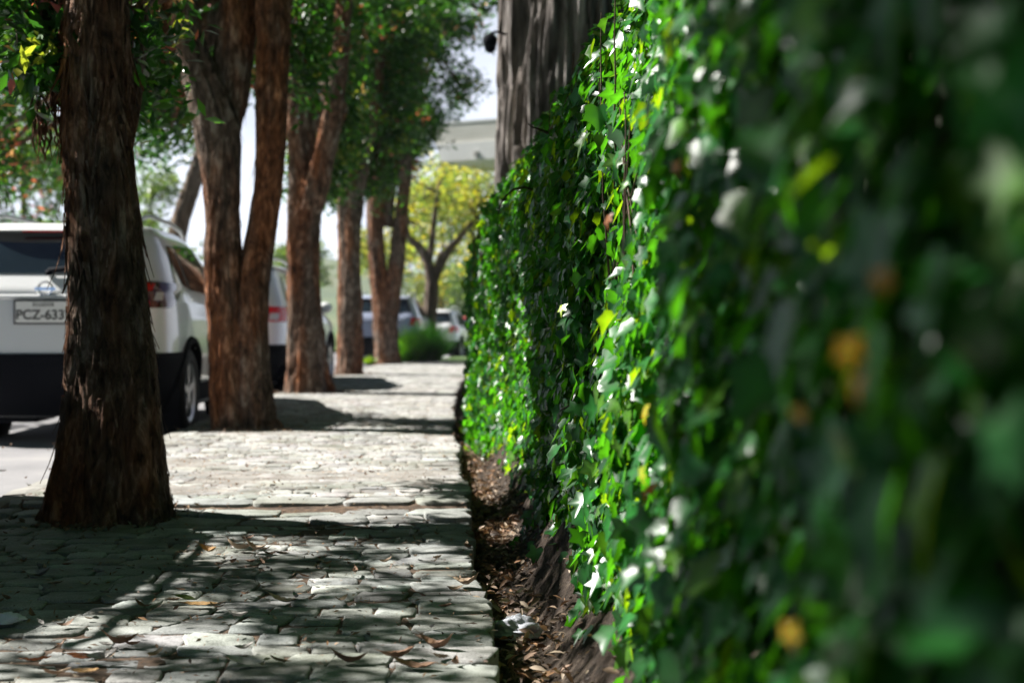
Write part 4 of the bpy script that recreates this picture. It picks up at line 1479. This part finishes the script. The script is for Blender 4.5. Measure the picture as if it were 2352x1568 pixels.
# ------------------------------------------------------------------ litter
def litter(name, C, size, cols, seed, flat=.35, T=ELL_T, F=ELL_F, mat='dry'):
    r = np.random.default_rng(seed)
    n = len(C)
    nrm = r.normal(0, flat, (n, 3)) + [0, 0, 1]
    S1, U1, N1 = basis(nrm, np.concatenate([r.normal(0, 1, (n, 2)), r.normal(0, .1, (n, 1))], 1))
    t = np.array(cols)[r.integers(0, len(cols), n)] * r.uniform(.6, 1.3, (n, 1))
    k = len(T)
    o = mesh_obj(name, scatter(T, C, S1, U1, N1, size), tfaces(F, n, k), M[mat], tint=np.repeat(t, k, axis=0))
    o['kind'] = 'stuff'
    return o


BROWN = [(.30, .21, .14), (.20, .125, .08), (.38, .30, .22), (.13, .085, .06), (.30, .17, .09), (.08, .055, .04)]
# gutter full of dry leaves
n = 4200
gd = np.concatenate([rng.uniform(2.6, 12, 2700), rng.uniform(5.0, 7.4, 1500)])
gxx = np.array([edge_x(q) for q in gd]) + np.abs(rng.normal(.085, .05, n))
gz = -.098 + rng.random(n) * .05 + np.clip(gxx - np.array([edge_x(q) for q in gd]) - .13, 0, 1) * 1.2
litter('gutter_leaves', np.stack([gxx, gd, gz], 1), rng.uniform(.007, .024, n), BROWN, 71, .6)
n = 900
bd = rng.uniform(2.6, 9, n)
bt = rng.random(n)
bx = np.array([edge_x(q) for q in bd]) + .15 + bt * .13
litter('bank_litter', np.stack([bx, bd, -.07 + bt ** 1.3 * .17 + rng.uniform(0, .015, n)], 1), rng.uniform(.005, .018, n), BROWN + [(.05, .035, .025)] * 4, 74, .9)
# crumbs in the joints
J = np.array(JOINTS)
J = J[J[:, 1] < 12]
n = 10000
pick = J[rng.integers(0, len(J), n)]
C = pick + np.stack([rng.normal(0, .016, n), rng.normal(0, .02, n), rng.uniform(-.007, .004, n)], 1)
NEED = QUAD_T * [.35, 1, .5]
litter('joint_litter', C, rng.uniform(.005, .014, n), [(.34, .19, .11), (.40, .24, .13), (.25, .13, .07), (.42, .30, .2)], 72, .5, NEED, QUAD_F)
n = 3600
cy = rng.uniform(2.6, 14, n)
C = np.stack([np.array([KX + .1 + (edge_x(q) - KX - .1) for q in cy]) - rng.random(n) * 1.85, cy, pave_z(cy) + rng.uniform(.006, .012, n)], 1)
litter('leaf_crumbs', C, rng.uniform(.004, .014, n), BROWN, 73, .4, QUAD_T, QUAD_F)

C = []
for bx, by, br in ((-1.29, 5.62, .28), (-1.42, 10.55, .36), (-1.45, 16, .4), (-1.31, 21.9, .4)):
    for q in range(260):
        a = random.uniform(0, 2 * math.pi)
        rr = br * (.75 + abs(random.gauss(0, .32)))
        y = by + math.sin(a) * rr
        C.append((bx + math.cos(a) * rr, y, float(pave_z(y)) + random.uniform(.004, .016)))
litter('trunk_litter', np.array(C), rng.uniform(.006, .022, len(C)), BROWN, 75, .6)
# single fallen leaves
def leaf_mesh(seed, curl, wd=.36, fold=.25):
    rr = random.Random(seed)
    rows = []
    for u in np.linspace(-1, 1, 11):
        w_ = wd * max(0.02, (1 - u * u)) ** .8
        cz = curl * u * u
        rows.append([(v * w_, u, cz + fold * abs(v) ** 1.4 * w_ * 1.5 + .04 * rr.uniform(-1, 1)) for v in (-1, -.5, 0, .5, 1)])
    rows.append([(v * .02, 1 + .35, curl * 1.3) for v in (-1, -.5, 0, .5, 1)])
    mb = MB()
    mb.grid(rows)
    return mb


LM = {}
for cname, c in (('brown', (.23, .13, .075)), ('tan', (.42, .31, .21)), ('orange', (.42, .13, .04)), ('ochre', (.46, .27, .10)), ('green', (.14, .19, .03)), ('grey', (.40, .38, .35))):
    LM[cname] = noisy('fallen_' + cname, [(.3, tuple(q * .6 for q in c)), (.7, tuple(q * 1.2 for q in c))], (2.5, 1.5, 2), 6, .6, .5, .02)
PROTO = {}


def fallen(vx, vy, size, cname, label, rz, curl=.3, fold=.25, tilt=(0, 0), group=None, wd=.36):
    p = G(vx, vy, 0.0)
    p.z = float(pave_z(p.y)) + .012
    key = (cname, round(curl, 1), round(fold, 1), wd)
    if key not in PROTO:
        o = leaf_mesh(len(PROTO), curl, wd, fold).build('fallen_leaf', LM[cname], smooth=True)
        PROTO[key] = o
    else:
        o = PROTO[key].copy()
        COL.objects.link(o)
    o.location = p
    o.scale = (size, size, size)
    o.rotation_euler = (tilt[0], tilt[1], rz)
    for q in ('label', 'category', 'group'):
        if q in o:
            del o[q]
    return tag(o, label, 'leaf', group)


FG = 'fallen leaves on the cobbles'
fallen(462, 1340 + 60, .05, 'ochre', 'yellow brown leaf lying flat on the cobbles left of centre, largest of its colour', R(80), .15)
spec = [(84, 1528, .033, 'orange', 'short bright orange leaf at the bottom left corner of the pavement', R(85), .2), (190, 1522, .038, 'orange', 'long rust coloured leaf with pale curled neighbour at the bottom left', R(80), .25),
        (240, 1524, .036, 'grey', 'pale curled leaf touching the rust coloured leaf at the bottom left', R(100), .55), (425, 1383, .03, 'green', 'green leaf lying on the sunlit cobbles beyond the trunk shade', R(90), .1),
        (545, 1268, .045, 'tan', 'pale tan curled leaf on the sunlit cobbles before the raised stones', R(85), .6), (480, 1274, .035, 'ochre', 'tan leaf standing up on edge right of the trunk shade', R(60), .7),
        (585, 1270, .04, 'tan', 'second pale curled leaf, right end of the pale pair', R(75), .8), (275, 1490, .04, 'brown', 'dark brown leaf with its stalk standing upright near the bottom', R(95), .7),
        (648, 1390, .042, 'tan', 'long folded tan leaf on the sunlit stones at mid pavement', R(75), .4), (545, 1425, .03, 'grey', 'grey curled leaf below the green one', R(70), .5),
        (560, 1535, .045, 'grey', 'large grey leaf near the bottom middle of the pavement', R(80), .3), (800, 1532, .04, 'brown', 'brown leaf with raised tip near the bottom, left of the gutter', R(85), .6),
        (1075, 1350, .042, 'tan', 'pale brown leaf standing on the stones at the gutter edge', R(70), .7), (1005, 1500, .045, 'brown', 'brown curled leaf beside the gutter near the plastic bag', R(60), .8),
        (915, 1520, .04, 'brown', 'dark brown leaf on the edge stones near the bottom', R(95), .5), (195, 1555, .03, 'ochre', 'golden brown leaf cut by the bottom of the view', R(90), .2),
        (950, 1545, .05, 'brown', 'wide brown leaf lying at the bottom, nearest to the gutter', R(80), .4), (90, 1330, .04, 'grey', 'pale leaf lying inside the dark trunk shade', R(80), .6)]
for q in spec:
    fallen(q[0], q[1], q[2], q[3], q[4], q[5], q[6], .3 if q[6] < .5 else .6, (random.uniform(-.3, .3), random.uniform(-.4, .4)))
for i in range(140):
    fallen(random.uniform(-20, 1080), random.choice([random.uniform(1215, 1560), random.uniform(1215, 1400), random.uniform(1020, 1160)]), random.uniform(.012, .026), random.choice(['brown', 'tan', 'brown', 'grey']),
           'small dry fallen leaf lying on the cobbled pavement', random.uniform(0, 6.28), random.choice([.3, .6]), random.choice([.3, .6]), (random.uniform(-.3, .3), random.uniform(-.3, .3)), FG)

# plastic bag in the gutter, crumpled
bc = G(1182, 1446, -.07)


def crumple(name, c, sx, sy, sz, mat, seed, rz=0, amp=.35, label='', cat=''):
    rows = []
    for i in range(33):
        v = i / 32 * math.pi
        row = []
        for j in range(56):
            a = j / 56 * 2 * math.pi
            u = Vector((math.cos(a) * math.sin(v), math.sin(a) * math.sin(v), math.cos(v)))
            f = 1 + amp * (noise.noise(u * 1.7 + Vector((seed, 0, 0))) + .7 * abs(noise.noise(u * 4 + Vector((0, seed, 0)))) - .2) + amp * .35 * abs(noise.noise(u * 9 + Vector((0, 0, seed))))
            row.append((u.x * sx * f, u.y * sy * f, max(u.z * sz * f, -sz * .55)))
        rows.append(row)
    mb = MB()
    mb.grid(rows, True)
    o = mb.build(name, mat, smooth=True)
    o.location = c
    o.rotation_euler = (0, 0, rz)
    return tag(o, label, cat)


crumple('plastic_bag', (bc.x, bc.y, -.07), .068, .05, .032, M['bag'], 3.3, R(-8), .5, 'crumpled clear plastic bag lying among dry leaves in the gutter', 'plastic bag')
pc = G(8, 1437, .0)
crumple('crumpled_tissue', (pc.x - .01, pc.y, .018), .05, .03, .014, M['paper'], 5.1, R(10), .6, 'crumpled bluish white tissue at the left edge of the pavement', 'tissue')
